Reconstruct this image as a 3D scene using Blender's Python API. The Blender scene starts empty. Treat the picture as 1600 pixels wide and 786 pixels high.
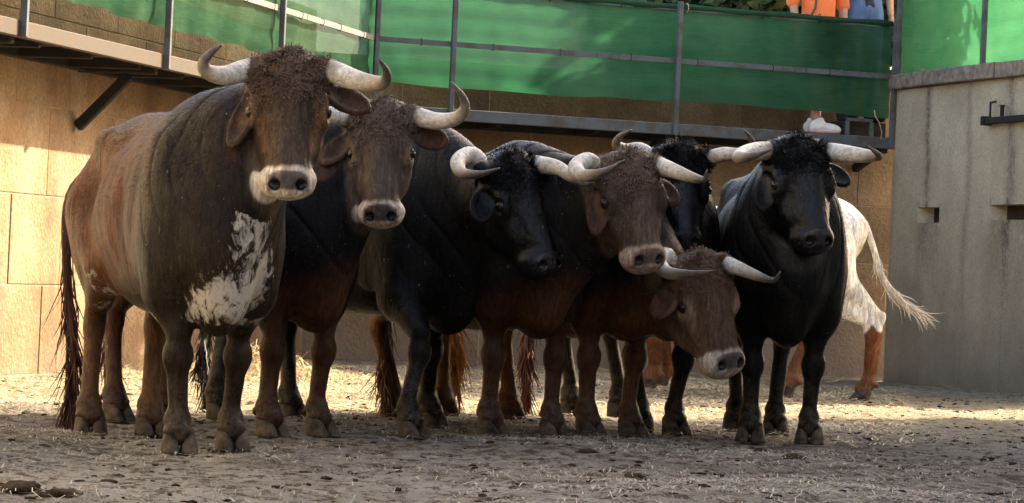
import bpy, bmesh, math, random
import numpy as np
from mathutils import Vector, Matrix
rnd = random.Random(7)
C = bpy.context.scene
PI = math.pi
# ------------------------------------------------------------ camera
FOC, CAMH, ROLL, HOR = 5000.0, 0.8, 0.046, 35.0      # focal length in 1600-px units, eye height, roll, horizon below centre
pitch = math.atan(HOR / FOC)
R0 = Vector((1, 0, 0)); F0 = Vector((0, math.cos(pitch), math.sin(pitch))); U0 = Vector((0, -math.sin(pitch), math.cos(pitch)))
CR = R0 * math.cos(ROLL) + U0 * math.sin(ROLL); CU = U0 * math.cos(ROLL) - R0 * math.sin(ROLL)
cd = bpy.data.cameras.new('camera'); cam = bpy.data.objects.new('camera', cd); C.collection.objects.link(cam)
cam.matrix_world = Matrix(((CR.x, CU.x, -F0.x, 0), (CR.y, CU.y, -F0.y, 0), (CR.z, CU.z, -F0.z, CAMH), (0, 0, 0, 1)))
cd.sensor_width = 36; cd.lens = 36 * FOC / 1600; cd.clip_start = 0.1; cd.clip_end = 500
C.camera = cam
# ------------------------------------------------------------ sky, sun, exposure
SUN_EL = math.radians(29.5); SH = Vector((0.747, 0.665, 0)).normalized()          # towards the sun, on the ground
w = bpy.data.worlds.new('World'); C.world = w; w.use_nodes = True
nt = w.node_tree; nt.nodes.clear()
sky = nt.nodes.new('ShaderNodeTexSky'); sky.sky_type = 'NISHITA'; sky.sun_disc = False
sky.sun_elevation = SUN_EL; sky.sun_rotation = math.atan2(SH.x, SH.y); sky.dust_density = 3.5; sky.ozone_density = 0.35; sky.air_density = 0.8
bg = nt.nodes.new('ShaderNodeBackground'); bg.inputs[1].default_value = 0.14
ow = nt.nodes.new('ShaderNodeOutputWorld'); wb = nt.nodes.new('ShaderNodeMix'); wb.data_type = 'RGBA'; wb.blend_type = 'MULTIPLY'; wb.inputs[0].default_value = 1.0
wb.inputs[7].default_value = (1.0, 0.91, 0.80, 1)   # the photograph's white balance: open shade reads neutral
nt.links.new(sky.outputs[0], wb.inputs[6]); nt.links.new(wb.outputs[2], bg.inputs[0]); nt.links.new(bg.outputs[0], ow.inputs[0])
sl = bpy.data.lights.new('sun', 'SUN'); sl.energy = 3.3; sl.angle = math.radians(0.5); sl.color = (1, 0.85, 0.6)
so = bpy.data.objects.new('sun', sl); C.collection.objects.link(so)
SD = Vector((SH.x * math.cos(SUN_EL), SH.y * math.cos(SUN_EL), math.sin(SUN_EL)))
so.rotation_euler = SD.to_track_quat('Z', 'Y').to_euler(); so.location = (20, 30, 30)
C.view_settings.view_transform = 'Standard'; C.view_settings.look = 'None'; C.view_settings.gamma = 1; C.view_settings.exposure = 2.65
C.render.engine = 'CYCLES'; C.cycles.use_denoising = True; C.cycles.max_bounces = 8; C.cycles.diffuse_bounces = 4
C.cycles.transparent_max_bounces = 8

def ray(px, py):
    dx, dy = px - 800.0, py - 393.0
    u = dx * math.cos(ROLL) + dy * math.sin(ROLL); v = -dx * math.sin(ROLL) + dy * math.cos(ROLL)
    return (R0 * u + F0 * FOC - U0 * v)
def at(px, py, y):
    r = ray(px, py); return Vector((0, 0, CAMH)) + r * (y / r.y)
def gp(px, py, z=0.0):
    r = ray(px, py); return Vector((0, 0, CAMH)) + r * ((z - CAMH) / r.z)

# ------------------------------------------------------------ helpers
def link(o, parent=None):
    C.collection.objects.link(o)
    if parent is not None: o.parent = parent
    return o
def tag(o, label=None, cat=None, group=None, kind=None):
    if label: o['label'] = label
    if cat: o['category'] = cat
    if group: o['group'] = group
    if kind: o['kind'] = kind
    return o
def empty(name, loc, rz=0.0, label=None, cat=None, group=None):
    o = bpy.data.objects.new(name, None); link(o); o.location = loc; o.rotation_euler = (0, 0, rz)
    o.empty_display_size = 0.1
    return tag(o, label, cat, group)
def mesh_np(name, V, Fq, mat, parent=None, smooth=True, loose=None):
    """V (n,3); Fq list of arrays of (m,3) or (m,4) indices"""
    me = bpy.data.meshes.new(name)
    V = np.asarray(V, np.float32)
    if not isinstance(Fq, (list, tuple)): Fq = [Fq]
    Fq = [np.asarray(f, np.int32) for f in Fq if len(f)]
    me.vertices.add(len(V)); me.vertices.foreach_set('co', V.ravel())
    idx = np.concatenate([f.ravel() for f in Fq]); tot = np.concatenate([np.full(len(f), f.shape[1], np.int32) for f in Fq])
    st = np.concatenate([[0], np.cumsum(tot)[:-1]]).astype(np.int32)
    me.loops.add(len(idx)); me.loops.foreach_set('vertex_index', idx)
    me.polygons.add(len(tot)); me.polygons.foreach_set('loop_start', st)
    me.update(calc_edges=True); me.validate()
    if smooth: me.polygons.foreach_set('use_smooth', np.ones(len(me.polygons), bool))
    if mat: me.materials.append(mat)
    o = bpy.data.objects.new(name, me); link(o, parent)
    return o
class MB:
    def __init__(s): s.v = []; s.f = []
    def add(s, vs, fs):
        b = len(s.v); s.v += [tuple(v) for v in vs]; s.f += [tuple(i + b for i in f) for f in fs]
    def box(s, c, d, M=None, ch=0.0):
        """box centred c with size d, optionally chamfered, optionally through matrix M"""
        x, y, z = d[0] / 2, d[1] / 2, d[2] / 2
        if ch <= 0:
            vs = [Vector((i * x, j * y, k * z)) for i in (-1, 1) for j in (-1, 1) for k in (-1, 1)]
            fs = [(0, 1, 3, 2), (4, 6, 7, 5), (0, 4, 5, 1), (2, 3, 7, 6), (0, 2, 6, 4), (1, 5, 7, 3)]
        else:
            bm = bmesh.new(); bmesh.ops.create_cube(bm, size=1)
            for v in bm.verts: v.co = Vector((v.co.x * d[0], v.co.y * d[1], v.co.z * d[2]))
            bmesh.ops.bevel(bm, geom=bm.edges[:], offset=ch, segments=1, affect='EDGES')
            vs = [v.co.copy() for v in bm.verts]; bm.verts.index_update(); fs = [tuple(v.index for v in f.verts) for f in bm.faces]; bm.free()
        vs = [v + Vector(c) for v in vs]
        if M is not None: vs = [M @ v for v in vs]
        s.add(vs, fs); return s
    def bar(s, a, b, wd, ht, up=Vector((0, 0, 1))):
        a = Vector(a); b = Vector(b); d = b - a; L = d.length; d.normalize()
        sx = d.cross(up)
        if sx.length < 1e-4: sx = d.cross(Vector((0, 1, 0)))
        sx.normalize(); u = sx.cross(d)
        M = Matrix(((d.x, sx.x, u.x, 0), (d.y, sx.y, u.y, 0), (d.z, sx.z, u.z, 0), (0, 0, 0, 1)))
        return s.box((0, 0, 0), (L, wd, ht), Matrix.Translation((a + b) / 2) @ M, ch=min(wd, ht) * 0.12)
    def tube(s, pts, rad, n=8, cap=True):
        pts = [Vector(p) for p in pts]; m = len(pts)
        if not hasattr(rad, '__len__'): rad = [rad] * m
        vs = []; fs = []; pn = None
        for i, p in enumerate(pts):
            t = (pts[min(i + 1, m - 1)] - pts[max(i - 1, 0)]).normalized()
            if pn is None:
                pn = t.cross(Vector((0, 0, 1)));
                if pn.length < 1e-3: pn = t.cross(Vector((0, 1, 0)))
            pn = (pn - t * pn.dot(t)).normalized(); q = t.cross(pn)
            for k in range(n):
                a = 2 * PI * k / n; vs.append(p + (pn * math.cos(a) + q * math.sin(a)) * rad[i])
        for i in range(m - 1):
            for k in range(n):
                fs.append((i * n + k, i * n + (k + 1) % n, (i + 1) * n + (k + 1) % n, (i + 1) * n + k))
        if cap:
            fs.append(tuple(range(n))[::-1]); fs.append(tuple((m - 1) * n + k for k in range(n)))
        s.add(vs, fs); return s
    def build(s, name, mat, parent=None, smooth=False):
        me = bpy.data.meshes.new(name); me.from_pydata(s.v, [], s.f); me.update()
        bm = bmesh.new(); bm.from_mesh(me); bmesh.ops.recalc_face_normals(bm, faces=bm.faces[:]); bm.to_mesh(me); bm.free()
        if smooth: me.polygons.foreach_set('use_smooth', [True] * len(me.polygons))
        me.materials.append(mat)
        return link(bpy.data.objects.new(name, me), parent)

# ------------------------------------------------------------ materials
def newmat(name):
    m = bpy.data.materials.new(name); m.use_nodes = True; t = m.node_tree
    b = t.nodes['Principled BSDF']; return m, t, b
def N(t, typ, **kw):
    n = t.nodes.new(typ)
    for k, v in kw.items():
        if k in n.inputs: n.inputs[k].default_value = v
        else: setattr(n, k, v)
    return n
def mapping(t, scale=(1, 1, 1), src='Object'):
    tc = N(t, 'ShaderNodeTexCoord'); mp = N(t, 'ShaderNodeMapping'); mp.inputs['Scale'].default_value = scale
    t.links.new(tc.outputs[src], mp.inputs[0]); return mp.outputs[0]
def geo_map(t, scale=(1, 1, 1)):
    g = N(t, 'ShaderNodeNewGeometry'); mp = N(t, 'ShaderNodeMapping'); mp.inputs['Scale'].default_value = scale
    t.links.new(g.outputs['Position'], mp.inputs[0]); return mp.outputs[0]
def noise(t, vec, scale, detail=4, rough=0.55, dist=0.0):
    n = N(t, 'ShaderNodeTexNoise'); n.inputs['Scale'].default_value = scale; n.inputs['Detail'].default_value = detail
    n.inputs['Roughness'].default_value = rough; n.inputs['Distortion'].default_value = dist
    t.links.new(vec, n.inputs['Vector']); return n.outputs['Fac']
def ramp(t, fac, stops):
    r = N(t, 'ShaderNodeValToRGB'); e = r.color_ramp.elements
    while len(e) < len(stops): e.new(0.5)
    for i, (p, c) in enumerate(stops):
        e[i].position = p; e[i].color = (c[0], c[1], c[2], 1) if hasattr(c, '__len__') else (c, c, c, 1)
    t.links.new(fac, r.inputs[0]); return r.outputs[0]
def mix(t, fac, a, b, mode='MIX'):
    n = N(t, 'ShaderNodeMix', data_type='RGBA', blend_type=mode)
    for s, v in ((0, fac), (6, a), (7, b)):
        if isinstance(v, (int, float)): n.inputs[s].default_value = v
        elif isinstance(v, tuple): n.inputs[s].default_value = (*v, 1)
        else: t.links.new(v, n.inputs[s])
    return n.outputs[2]
def mth(t, op, a, b=0.0, c=0.0, clamp=False):
    n = N(t, 'ShaderNodeMath', operation=op); n.use_clamp = clamp
    for s, v in enumerate((a, b, c)):
        if isinstance(v, (int, float)): n.inputs[s].default_value = v
        else: t.links.new(v, n.inputs[s])
    return n.outputs[0]
def bump(t, b, h, strength=0.5, dist=0.02):
    n = N(t, 'ShaderNodeBump'); n.inputs['Strength'].default_value = strength; n.inputs['Distance'].default_value = dist
    t.links.new(h, n.inputs['Height']); t.links.new(n.outputs[0], b.inputs['Normal'])
def simple(name, col, rough=0.6, metal=0.0, var=0.25, scale=20, bmp=0.2, spec=0.5, stretch=(1, 1, 1)):
    m, t, b = newmat(name); v = geo_map(t, stretch); n = noise(t, v, scale, 5)
    c = ramp(t, n, [(0.3, [x * (1 - var) for x in col]), (0.7, [min(1, x * (1 + var)) for x in col])])
    t.links.new(c, b.inputs['Base Color']); b.inputs['Roughness'].default_value = rough; b.inputs['Metallic'].default_value = metal
    b.inputs['Specular IOR Level'].default_value = spec
    if bmp: bump(t, b, n, bmp, 0.01)
    return m
def sep_z(t):
    g = N(t, 'ShaderNodeNewGeometry'); s = N(t, 'ShaderNodeSeparateXYZ'); t.links.new(g.outputs['Position'], s.inputs[0]); return s.outputs

def mat_block(name, c1, c2, c3, base_dark=0.5, zfade=0.7):
    """rough cast blocks: warm, blotched, grimy low down"""
    m, t, b = newmat(name)
    v = geo_map(t); n1 = noise(t, v, 1.1, 5, 0.6); n2 = noise(t, v, 38, 6, 0.7); n3 = noise(t, geo_map(t, (1.6, 1.6, 0.8)), 1.3, 6, 0.7)
    vw = N(t, 'ShaderNodeTexVoronoi'); vw.inputs['Scale'].default_value = 30; t.links.new(v, vw.inputs['Vector'])
    oi = N(t, 'ShaderNodeObjectInfo')
    c = ramp(t, n1, [(0.33, c1), (0.52, c2), (0.7, c3)])
    c = mix(t, mth(t, 'MULTIPLY', ramp(t, n2, [(0.35, 1.0), (0.6, 0.0)]), 0.45), c, tuple(x * 0.5 for x in c1))
    c = mix(t, mth(t, 'MULTIPLY', ramp(t, n3, [(0.5, 0.0), (0.68, 1.0)]), 0.55), c, (0.1, 0.07, 0.048))
    tint = ramp(t, oi.outputs['Random'], [(0.0, 0.86), (1.0, 1.1)])
    c = mix(t, 1.0, c, tint, 'MULTIPLY')
    z = mth(t, 'ADD', sep_z(t)[2], mth(t, 'MULTIPLY', noise(t, v, 1.8, 4), 0.9))
    low = ramp(t, mth(t, 'DIVIDE', z, 2.5), [(0.14, 1.0), (0.14 + 0.3 * zfade, 0.0)])
    c = mix(t, mth(t, 'MULTIPLY', low, base_dark), c, (0.2, 0.16, 0.125))
    t.links.new(c, b.inputs['Base Color']); b.inputs['Roughness'].default_value = 0.9; b.inputs['Specular IOR Level'].default_value = 0.2
    h = mth(t, 'ADD', n2, mth(t, 'MULTIPLY', vw.outputs['Distance'], 0.5)); bump(t, b, h, 0.6, 0.018)
    return m
M = {}
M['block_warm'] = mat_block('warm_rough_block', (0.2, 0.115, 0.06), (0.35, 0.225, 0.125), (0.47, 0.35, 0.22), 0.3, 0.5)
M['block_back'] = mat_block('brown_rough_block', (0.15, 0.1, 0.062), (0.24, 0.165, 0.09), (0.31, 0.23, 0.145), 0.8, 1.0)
M['mortar'] = simple('pale_mortar', (0.3, 0.22, 0.145), 0.9, var=0.2, scale=25, bmp=0.3)
# smooth concrete with drain streaks
def mat_concrete():
    m, t, b = newmat('streaked_concrete')
    v = geo_map(t); n1 = noise(t, v, 1.3, 6, 0.65); n2 = noise(t, v, 50, 6, 0.7); n3 = noise(t, geo_map(t, (1, 1, 0.3)), 2.2, 6, 0.7)
    c = ramp(t, n1, [(0.3, (0.34, 0.285, 0.195)), (0.5, (0.45, 0.385, 0.27)), (0.7, (0.54, 0.475, 0.345))])
    c = mix(t, mth(t, 'MULTIPLY', ramp(t, n3, [(0.5, 0.0), (0.72, 1.0)]), 0.3), c, (0.17, 0.14, 0.1))
    c = mix(t, mth(t, 'MULTIPLY', ramp(t, n2, [(0.36, 1.0), (0.55, 0.0)]), 0.5), c, (0.2, 0.16, 0.11))
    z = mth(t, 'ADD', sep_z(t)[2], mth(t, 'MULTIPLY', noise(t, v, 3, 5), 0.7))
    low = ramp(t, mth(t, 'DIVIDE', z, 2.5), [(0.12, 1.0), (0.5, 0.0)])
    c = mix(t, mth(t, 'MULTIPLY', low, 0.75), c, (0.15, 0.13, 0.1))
    # soot-dark drain lines
    at_ = N(t, 'ShaderNodeAttribute', attribute_name='streak')
    sk = mth(t, 'MULTIPLY', at_.outputs['Fac'], ramp(t, noise(t, v, 22, 6, 0.75), [(0.32, 0.15), (0.58, 1.0)]))
    c = mix(t, mth(t, 'MULTIPLY', sk, 0.85), c, (0.055, 0.045, 0.035))
    t.links.new(c, b.inputs['Base Color']); b.inputs['Roughness'].default_value = 0.9; b.inputs['Specular IOR Level'].default_value = 0.2
    bump(t, b, mth(t, 'ADD', n2, n1), 0.5, 0.012); return m
M['concrete'] = mat_concrete()
M['coping'] = simple('weathered_coping_stone', (0.19, 0.15, 0.115), 0.95, var=0.5, scale=14, bmp=0.8)
def mat_steel(name, col, rust):
    m, t, b = newmat(name); v = geo_map(t); n1 = noise(t, v, 6, 6, 0.7); n2 = noise(t, v, 60, 4)
    c = mix(t, ramp(t, n1, [(0.47, 0.0), (0.6, 1.0)]), col, rust)
    t.links.new(mix(t, mth(t, 'MULTIPLY', n2, 0.4), c, (0.02, 0.02, 0.02)), b.inputs['Base Color'])
    b.inputs['Roughness'].default_value = 0.8; b.inputs['Specular IOR Level'].default_value = 0.15; bump(t, b, n2, 0.25, 0.004); return m
M['steel'] = mat_steel('weathered_grey_steel', (0.12, 0.135, 0.15), (0.1, 0.085, 0.075))
M['dark_steel'] = mat_steel('dark_painted_steel', (0.02, 0.021, 0.023), (0.035, 0.028, 0.022))
M['rust_beam'] = mat_steel('rust_brown_beam', (0.085, 0.07, 0.058), (0.1, 0.07, 0.05))
M['rust_rail'] = mat_steel('rusty_rail_steel', (0.22, 0.22, 0.22), (0.27, 0.19, 0.13))
M['deck'] = simple('dark_walkway_board', (0.07, 0.06, 0.05), 0.9, var=0.4, scale=8, bmp=0.4, stretch=(1, 1, 3))
def mat_net():
    m, t, b = newmat('green_shade_netting')
    at_ = N(t, 'ShaderNodeTexCoord'); mp = N(t, 'ShaderNodeMapping'); mp.inputs['Scale'].default_value = (1.6, 34, 1); t.links.new(at_.outputs['UV'], mp.inputs[0])
    n1 = noise(t, mp.outputs[0], 3.0, 6, 0.7, 0.3)
    mp2 = N(t, 'ShaderNodeMapping'); mp2.inputs['Scale'].default_value = (1, 1, 1); t.links.new(at_.outputs['UV'], mp2.inputs[0])
    n2 = noise(t, mp2.outputs[0], 1.7, 5, 0.6)
    c = ramp(t, n1, [(0.3, (0.011, 0.040, 0.021)), (0.68, (0.034, 0.092, 0.052))])
    c = mix(t, mth(t, 'MULTIPLY', ramp(t, n2, [(0.4, 0.0), (0.7, 1.0)]), 0.35), c, (0.12, 0.2, 0.12))
    t.links.new(c, b.inputs['Base Color']); b.inputs['Roughness'].default_value = 0.95; b.inputs['Specular IOR Level'].default_value = 0.0
    bump(t, b, n1, 0.6, 0.012)
    tr = N(t, 'ShaderNodeBsdfTranslucent'); t.links.new(mix(t, 0.5, c, (0.06, 0.3, 0.13)), tr.inputs[0])
    tp = N(t, 'ShaderNodeBsdfTransparent'); ms = N(t, 'ShaderNodeMixShader'); ms.inputs[0].default_value = 0.4
    ms2 = N(t, 'ShaderNodeMixShader'); ms2.inputs[0].default_value = 0.06
    t.links.new(b.outputs[0], ms.inputs[1]); t.links.new(tr.outputs[0], ms.inputs[2]); t.links.new(ms.outputs[0], ms2.inputs[1]); t.links.new(tp.outputs[0], ms2.inputs[2])
    t.links.new(ms2.outputs[0], t.nodes['Material Output'].inputs[0]); return m
M['net'] = mat_net()
def mat_ground():
    m, t, b = newmat('trampled_dung_and_straw_ground')
    v = geo_map(t); n1 = noise(t, v, 0.9, 6, 0.6); n2 = noise(t, v, 9, 7, 0.75); n3 = noise(t, v, 70, 5, 0.8)
    n4 = noise(t, geo_map(t, (5, 1.2, 1)), 14, 5, 0.7, 1.5)
    c = ramp(t, n1, [(0.3, (0.23, 0.205, 0.172)), (0.5, (0.37, 0.338, 0.29)), (0.7, (0.48, 0.445, 0.39))])
    # browner where the herd stands, paler grey towards the camera and to the right
    c = mix(t, mth(t, 'MULTIPLY', ramp(t, n2, [(0.43, 1.0), (0.51, 0.0)]), 0.85), c, (0.07, 0.048, 0.03))
    c = mix(t, mth(t, 'MULTIPLY', ramp(t, n4, [(0.53, 0.0), (0.64, 1.0)]), 0.55), c, (0.5, 0.46, 0.38))
    c = mix(t, mth(t, 'MULTIPLY', ramp(t, n3, [(0.35, 1.0), (0.5, 0.0)]), 0.35), c, (0.09, 0.07, 0.05))
    # wet dung trodden in where the herd stands
    yh = mth(t, 'ABSOLUTE', mth(t, 'SUBTRACT', mth(t, 'ADD', sep_z(t)[1], mth(t, 'MULTIPLY', n1, 1.6)), 16.0)); hb = ramp(t, mth(t, 'DIVIDE', yh, 4.0), [(0.2, 1.0), (0.75, 0.0)])
    c = mix(t, mth(t, 'MULTIPLY', mth(t, 'MULTIPLY', hb, ramp(t, n2, [(0.3, 1.0), (0.62, 0.25)])), 0.75), c, (0.1, 0.068, 0.042))
    # golden straw on the bedding end; tint also puts sunlit paleness into the colour
    yv = mth(t, 'ADD', sep_z(t)[1], mth(t, 'MULTIPLY', n1, 2.0)); bd = ramp(t, mth(t, 'DIVIDE', yv, 40.0), [(0.43, 0.0), (0.48, 1.0)])
    c = mix(t, mth(t, 'MULTIPLY', mth(t, 'MULTIPLY', bd, ramp(t, n2, [(0.35, 0.3), (0.6, 1.0)])), 0.55), c, (0.52, 0.41, 0.23))
    t.links.new(c, b.inputs['Base Color']); b.inputs['Roughness'].default_value = 0.95; b.inputs['Specular IOR Level'].default_value = 0.05
    bump(t, b, mth(t, 'ADD', mth(t, 'MULTIPLY', n2, 1.5), n3), 1.0, 0.035); return m
M['ground'] = mat_ground()
M['dung'] = simple('dry_dung', (0.04, 0.028, 0.018), 0.95, var=0.5, scale=30, bmp=0.8, spec=0.05)
M['straw'] = simple('straw', (0.52, 0.41, 0.22), 0.7, var=0.35, scale=5, bmp=0)
M['pale_straw'] = simple('bleached_grey_straw', (0.44, 0.375, 0.275), 0.8, var=0.4, scale=6, bmp=0)
M['slot_dark'] = simple('void_and_block_brown', (0.03, 0.02, 0.014), 0.95, var=0.3, scale=9, bmp=0)  # near-black tone painted for the unlit slot depth, also the wooden block
M['leaf'] = simple('dark_leaf', (0.035, 0.06, 0.02), 0.6, var=0.4, scale=3, bmp=0)
M['bark'] = simple('tree_bark', (0.12, 0.09, 0.06), 0.9, var=0.4, scale=20, bmp=0.8, stretch=(1, 1, 0.2))
M['plaster'] = simple('pale_render', (0.5, 0.46, 0.38), 0.9, var=0.12, scale=2, bmp=0.2)
M['fill_cut_dark'] = simple('dark_fill_absorber', (0.09, 0.07, 0.05), 0.85, var=0.3, scale=4, bmp=0.3)  # dark tone that cuts fill light from behind the camera
M['white_wall'] = simple('speckled_white_wall', (0.6, 0.6, 0.57), 0.9, var=0.3, scale=26, bmp=0.5)
M['roof'] = simple('clay_roof_tile', (0.3, 0.13, 0.07), 0.85, var=0.3, scale=6, bmp=0.4)

# ------------------------------------------------------------ ground
def hgt(x, y):
    x = np.asarray(x, float); y = np.asarray(y, float)
    return (0.010 * np.sin(x * 1.7 + 0.5 * y) + 0.008 * np.sin(y * 2.3 - x * 0.8) + 0.006 * np.sin(x * 5.1 + 1.3 * np.sin(y * 3.1)) + 0.004 * np.sin(y * 9.7 + 2 * np.sin(x * 4.3)))
gx = np.concatenate([np.linspace(-60, -6, 10)[:-1], np.linspace(-6, 7, 330), np.linspace(7, 60, 10)[1:]])
gy = np.concatenate([np.linspace(-30, 9, 12)[:-1], np.linspace(9, 24, 420), np.linspace(24, 34, 90)[1:], np.linspace(34, 120, 10)[1:]])
GX, GY = np.meshgrid(gx, gy, indexing='ij')
rs = np.random.RandomState(3)
near = ((GX > -5.9) & (GX < 6.9) & (GY > 9.1) & (GY < 33)).astype(float)
GZ = hgt(GX, GY) * near + near * rs.normal(0, 0.0045, GX.shape)
nx_, ny_ = GX.shape
ii = np.arange(nx_ * ny_).reshape(nx_, ny_)
gf = np.stack([ii[:-1, :-1], ii[1:, :-1], ii[1:, 1:], ii[:-1, 1:]], -1).reshape(-1, 4)
g_o = mesh_np('ground', np.stack([GX, GY, GZ], -1).reshape(-1, 3), gf, M['ground']); tag(g_o, kind='structure')

# straw litter, small clods (nobody could count them)
def ribbons(name, P, D, Lr, wr, mat, n, lift=0.006, sag=0.0, seed=1, parent=None):
    rs = np.random.RandomState(seed)
    L = Lr[0] + (Lr[1] - Lr[0]) * rs.uniform(0, 1, n) ** 2.2; W = rs.uniform(*wr, n); D = D / np.linalg.norm(D, axis=1)[:, None]
    side = np.stack([-D[:, 1], D[:, 0], np.zeros(n)], 1); side /= np.maximum(np.linalg.norm(side, axis=1), 1e-6)[:, None]
    bend = side * rs.normal(0, 0.12, n)[:, None] * L[:, None]
    up = np.array([0, 0, 1.0]); V = []
    for k, s_ in enumerate((-0.5, 0.0, 0.5)):
        c = P + D * (L * s_)[:, None] + (bend if k == 1 else 0) + up * (lift + (0 if k != 1 else 1) * rs.uniform(0, 0.012, n))[:, None]
        V += [c - side * W[:, None] / 2, c + side * W[:, None] / 2]
    V = np.stack(V, 1).reshape(-1, 3); b = np.arange(n)[:, None] * 6
    Fq = np.concatenate([b + np.array([[0, 1, 3, 2]]), b + np.array([[2, 3, 5, 4]])])
    o = mesh_np(name, V, Fq, mat, parent, smooth=False); return o
n = 60000
py_ = np.sqrt(rs.uniform(10.3 ** 2, 26.0 ** 2, n)); px_ = rs.uniform(-1, 1, n) * (py_ * 0.165 + 0.3)
dens = np.sin(px_ * 1.9 + 1.1 * np.sin(py_ * 1.3)) + np.sin(py_ * 2.1 + px_) + rs.normal(0, 0.9, n)
k_ = dens > 0.1; px_ = px_[k_]; py_ = py_[k_]; n = len(px_)
ang = rs.uniform(0, 2 * PI, n)
o = ribbons('straw_litter', np.stack([px_, py_, hgt(px_, py_) + 0.006], 1), np.stack([np.cos(ang), np.sin(ang), rs.normal(0, 0.08, n)], 1), (0.012, 0.2), (0.0014, 0.0036), M['pale_straw'], n, seed=5)
tag(o, kind='stuff', label='loose straw scattered over the trampled ground', cat='straw')
n = 11000                                           # thicker golden bedding towards the walls on the left and middle
by = np.sqrt(rs.uniform(16.6 ** 2, 26.0 ** 2, n)); bx = rs.uniform(-1, 0.75, n) * (by * 0.16 + 0.2); ang = rs.uniform(0, 2 * PI, n)
o = ribbons('straw_bedding', np.stack([bx, by, hgt(bx, by) + 0.01], 1), np.stack([np.cos(ang), np.sin(ang), rs.normal(0, 0.1, n)], 1), (0.05, 0.2), (0.004, 0.009), M['straw'], n, seed=9)
tag(o, kind='stuff', label='golden straw bedding on the sunlit ground behind the herd', cat='straw')
pile = gp(395, 588)
n = 2600; r_ = rs.normal(0, 0.33, n); q_ = rs.normal(0, 0.4, n)
P = np.stack([pile.x + r_ * 1.3, pile.y + q_ * 1.5, 0.02 + 0.2 * np.exp(-(r_ / 0.33) ** 2 - (q_ / 0.4) ** 2) * rs.uniform(0.1, 1, n)], 1)
ang = rs.uniform(0, 2 * PI, n)
o = ribbons('straw_pile', P, np.stack([np.cos(ang), np.sin(ang), rs.normal(0, 0.25, n)], 1), (0.08, 0.26), (0.003, 0.006), M['straw'], n, seed=6)
tag(o, kind='stuff', label='low heap of golden straw on the sunlit ground by the wall', cat='straw')
def clods(name, X, Y, S, mat, seed=2, subdiv=1):
    bm = bmesh.new(); bmesh.ops.create_icosphere(bm, subdivisions=subdiv, radius=1)
    bv = np.array([v.co[:] for v in bm.verts]); bm.verts.index_update(); bf = np.array([[v.index for v in f.verts] for f in bm.faces]); bm.free()
    rs = np.random.RandomState(seed); n = len(X)
    sc = np.stack([S * rs.uniform(0.7, 1.5, n), S * rs.uniform(0.7, 1.3, n), S * rs.uniform(0.3, 0.6, n)], 1)
    V = bv[None] * (1 + rs.normal(0, 0.16, (n, len(bv), 1))) * sc[:, None, :]
    a = rs.uniform(0, PI, n); ca, sa = np.cos(a)[:, None], np.sin(a)[:, None]
    V = np.stack([V[..., 0] * ca - V[..., 1] * sa, V[..., 0] * sa + V[..., 1] * ca, V[..., 2]], -1)
    V += np.stack([X, Y, hgt(X, Y) + sc[:, 2] * 0.35], 1)[:, None, :]
    Fq = (bf[None] + (np.arange(n) * len(bv))[:, None, None]).reshape(-1, 3)
    return mesh_np(name, V.reshape(-1, 3), Fq, mat)
n = 9000
cy = np.sqrt(rs.uniform(10.3 ** 2, 25.0 ** 2, n)); cx = rs.uniform(-1, 1, n) * (cy * 0.165 + 0.2)
S = 0.003 + 0.019 * rs.power(0.5, n) ** 3.4
o = clods('dirt_crumbs', cx, cy, S, M['dung']); tag(o, kind='stuff', label='crumbs of dry dung and dirt scattered over the ground', cat='dirt')
dl = [(30, 772, 0.09, 'dark dry dung heap at the bottom left edge of the ground'), (100, 779, 0.085, 'flat dark dung heap just right of the one in the bottom left corner'), (918, 716, 0.05, 'small dark dung lump below the hooves of the brown bull in the middle'),
      (1240, 722, 0.075, 'flat round dung lump in front of the rightmost black bull'), (1190, 711, 0.055, 'low dung lump by the front left hoof of the rightmost black bull'), (990, 748, 0.05, 'small dung lump on the pale ground at bottom centre'),
      (52, 763, 0.04, 'small crumbly dung lump above the two heaps in the bottom left'), (170, 757, 0.045, 'dung lump standing alone left of the big brown bull on the foreground'), (1437, 645, 0.05, 'little dung lump beside the tip of the sunlit strip')]
for (a_, b_, s_, lb) in dl:
    g = gp(a_, b_); c0 = 5; s_ *= 0.62
    X = g.x + rs.normal(0, s_ * 0.45, c0); Y = g.y + rs.normal(0, s_ * 0.45, c0)
    bmv = clods('dung_lump', np.r_[g.x, X], np.r_[g.y, Y], np.r_[s_, rs.uniform(0.4, 0.7, c0) * s_], M['dung'], seed=int(a_), subdiv=2)
    tag(bmv, lb, 'dung', 'dung lumps on the ground')
# ------------------------------------------------------------ the corral walls
def hdir(px_vp):                                    # horizontal direction whose vanishing point lies at px_vp (roll taken out)
    v = Vector((px_vp - 800.0, FOC, 0)); return v.normalized()
dB = hdir(800 + 12460)                              # back wall, receding to the right
dL = hdir(1930)                                     # left wall, receding to the right
dR = hdir(-586)                                     # right wall, receding to the left
nB = Vector((dB.y, -dB.x, 0)); nL = Vector((dL.y, -dL.x, 0)); nR = Vector((-dR.y, dR.x, 0)) # normals into the yard
WALKW = 0.62
B0 = gp(985, 579)                                   # a point on the foot of the back wall
def isect(p, d, q, e):
    t_ = ((q.x - p.x) * e.y - (q.y - p.y) * e.x) / (d.x * e.y - d.y * e.x); return p + d * t_
EDGE0 = B0 + nB * WALKW
def on_line(px, q, e):                              # the point of the upright plane (q, e) seen at column px, at eye height
    r = ray(px, 428 + 0.046 * (px - 800)); return isect(Vector((0, 0, 0)), Vector((r.x, r.y, 0)), q, e)
E = on_line(572, EDGE0, dB); E.z = 0                # corner of the walkway edge
Wc = isect(E - nL * WALKW, dL, B0, dB)              # corner of the walls
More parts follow.
